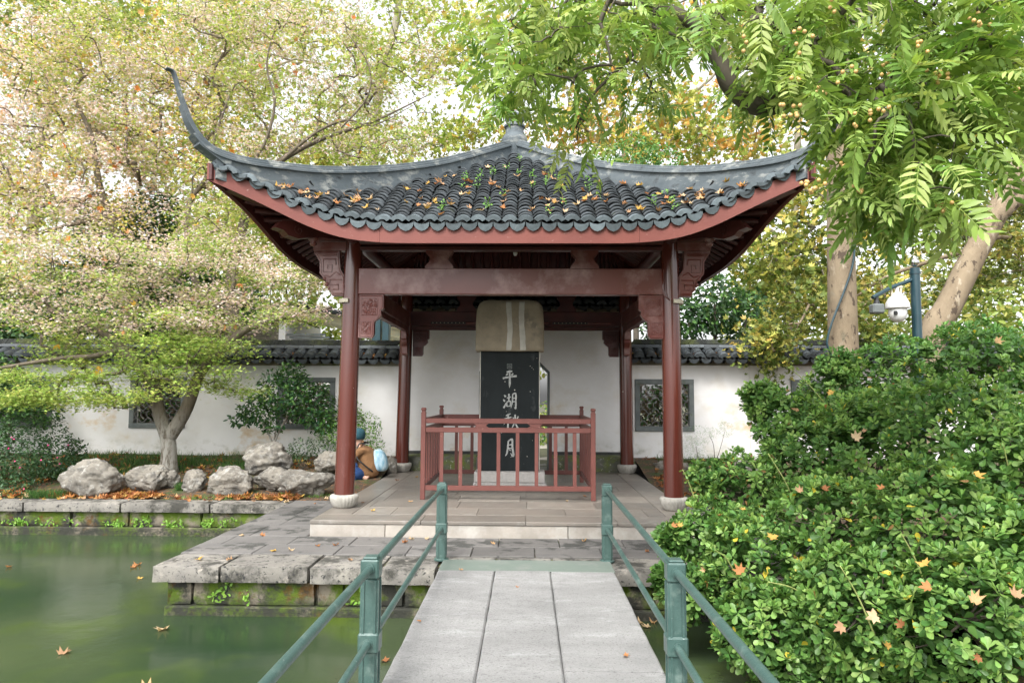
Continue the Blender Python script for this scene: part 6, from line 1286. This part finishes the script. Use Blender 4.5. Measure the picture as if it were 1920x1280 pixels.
while k < 135:
    i = rnd.randrange(-16, 16); u = (i+.5)*PITCH; v = rnd.triangular(abs(u)+.25, Ye(u)-.05, Ye(u)-.5) if Ye(u)-.1 > abs(u)+.3 else None
    if v is None: continue
    ride = rnd.random() < .3; uu = u+(PITCH/2 if ride else rnd.gauss(0, .02)); p = face_pt(0, uu, v, Z(uu, v)+(.125 if ride else .085))
    fallen(p, (rnd.gauss(0, .35), -.55+rnd.gauss(0, .35), 1), 'dry plane leaf on the front tiles', 'fallen leaves on the pavilion roof', .95); k += 1
for k in range(46):
    x, y = rnd.uniform(-8, -3.1), rnd.uniform(-.62, -.2); fallen((x, y, max(ZL+.01, bedz(x, y)+.03) if y > -.4 else ZL+.012), (rnd.gauss(0, .25), rnd.gauss(0, .3)-.15, 1), 'orange plane leaf on the left kerb', 'fallen leaves along the left pond edge', .8)
for px, py, z in ((595, 1023, ZL), (630, 1021, ZL), (658, 1050, ZL), (455, 1003, ZL), (490, 1003, ZL), (372, 1048, ZL), (432, 1048, ZL), (515, 1032, ZL), (546, 1031, ZL), (590, 944, ZL), (580, 930, ZL), (610, 935, ZL), (772, 1010, ZL), (800, 1010, ZL), (758, 1016, ZL), (1095, 1014, ZL), (1220, 1016, ZL), (1230, 1030, ZL), (925, 1019, ZL+.01), (1215, 1034, ZL)):
    p = at(px, py, Z=z+.008); fallen(p, (rnd.gauss(0, .15), rnd.gauss(0, .15), 1), 'small dry leaf lying on the paving round the platform', 'fallen leaves on the landing', .75)
for px, py in ((700, 957), (679, 942), (793, 920), (1062, 939), (815, 926), (780, 894), (770, 940), (1098, 930), (745, 900)):
    fallen(at(px, py, Z=.008), (rnd.gauss(0, .1), rnd.gauss(0, .1), 1), 'small dry leaf lying on the platform floor near the columns', 'fallen leaves on the platform', .65)
for px, py in ((787, 1164), (865, 1068), (1172, 1228), (970, 1100)): fallen(at(px, py, Z=ZB+.008), (rnd.gauss(0, .1), rnd.gauss(0, .1), 1), 'small brown leaf lying on the bridge planks', 'fallen leaves on the bridge', .42)
for px, py in ((118, 1224), (305, 1179), (720, 1238), (1215, 1175), (1200, 1168), (1225, 1166), (258, 1058), (248, 1063), (262, 1084), (18, 1062), (275, 1290), (1195, 1180)):
    fallen(at(px, py, Z=ZW+.006), (rnd.gauss(0, .03), rnd.gauss(0, .03), 1), 'orange leaf floating on the pond', 'leaves floating on the pond', 1., 'floating_leaf')
for px, py in ((1352, 965), (1448, 1005), (1320, 1068), (1395, 955), (1262, 985), (1388, 1070), (1500, 920), (1620, 808), (1605, 820), (1730, 1055), (1740, 1100), (1828, 1125), (1665, 1210), (1835, 1232), (1578, 1175), (1640, 1155), (1905, 1115), (1275, 985), (1830, 890), (1655, 915), (1545, 915), (1690, 1170), (1870, 640), (1560, 735)):
    d_ = CF+CR*(px-960)/FPX-CU*(py-640)/FPX; d_ = d_/np.linalg.norm(d_); w = PP-CAM; t = w @ d_; off = np.linalg.norm(w-t[:, None]*d_, axis=1); c_ = np.where(off < .09)[0]
    if len(c_) == 0: continue
    j = c_[np.argmin(t[c_])]; p = CAM+d_*(t[j]-.05)
    fallen(p, NN[j]+np.array([0, -.3, .3]), 'orange plane leaf caught on top of the big shrub', 'fallen leaves caught in the big shrub', .75)
# small leafy weeds rooted between the roof tiles
pos = []
for _ in range(34):
    i = rnd.choice([-5, -4, -3, -2, -1, 0, 1, 2, 3, 5, 9, -8, 10]); u = (i+.5)*PITCH; v = rnd.uniform(abs(u)+.3, 2.8)
    for k in range(12): p = face_pt(0, u+rnd.gauss(0, .022), v+rnd.gauss(0, .05), Z(u, v)+.10+rnd.uniform(-.01, .05)); pos.append(p)
pos = np.array(pos); leaves('roof_weeds', 'obov', pos, rotmats(rng.normal(0, .6, pos.shape)+[0, -.5, .8]), .034, pick([(.14, .32, .05), (.22, .42, .08)], len(pos)), LEAF, None, kind='stuff')
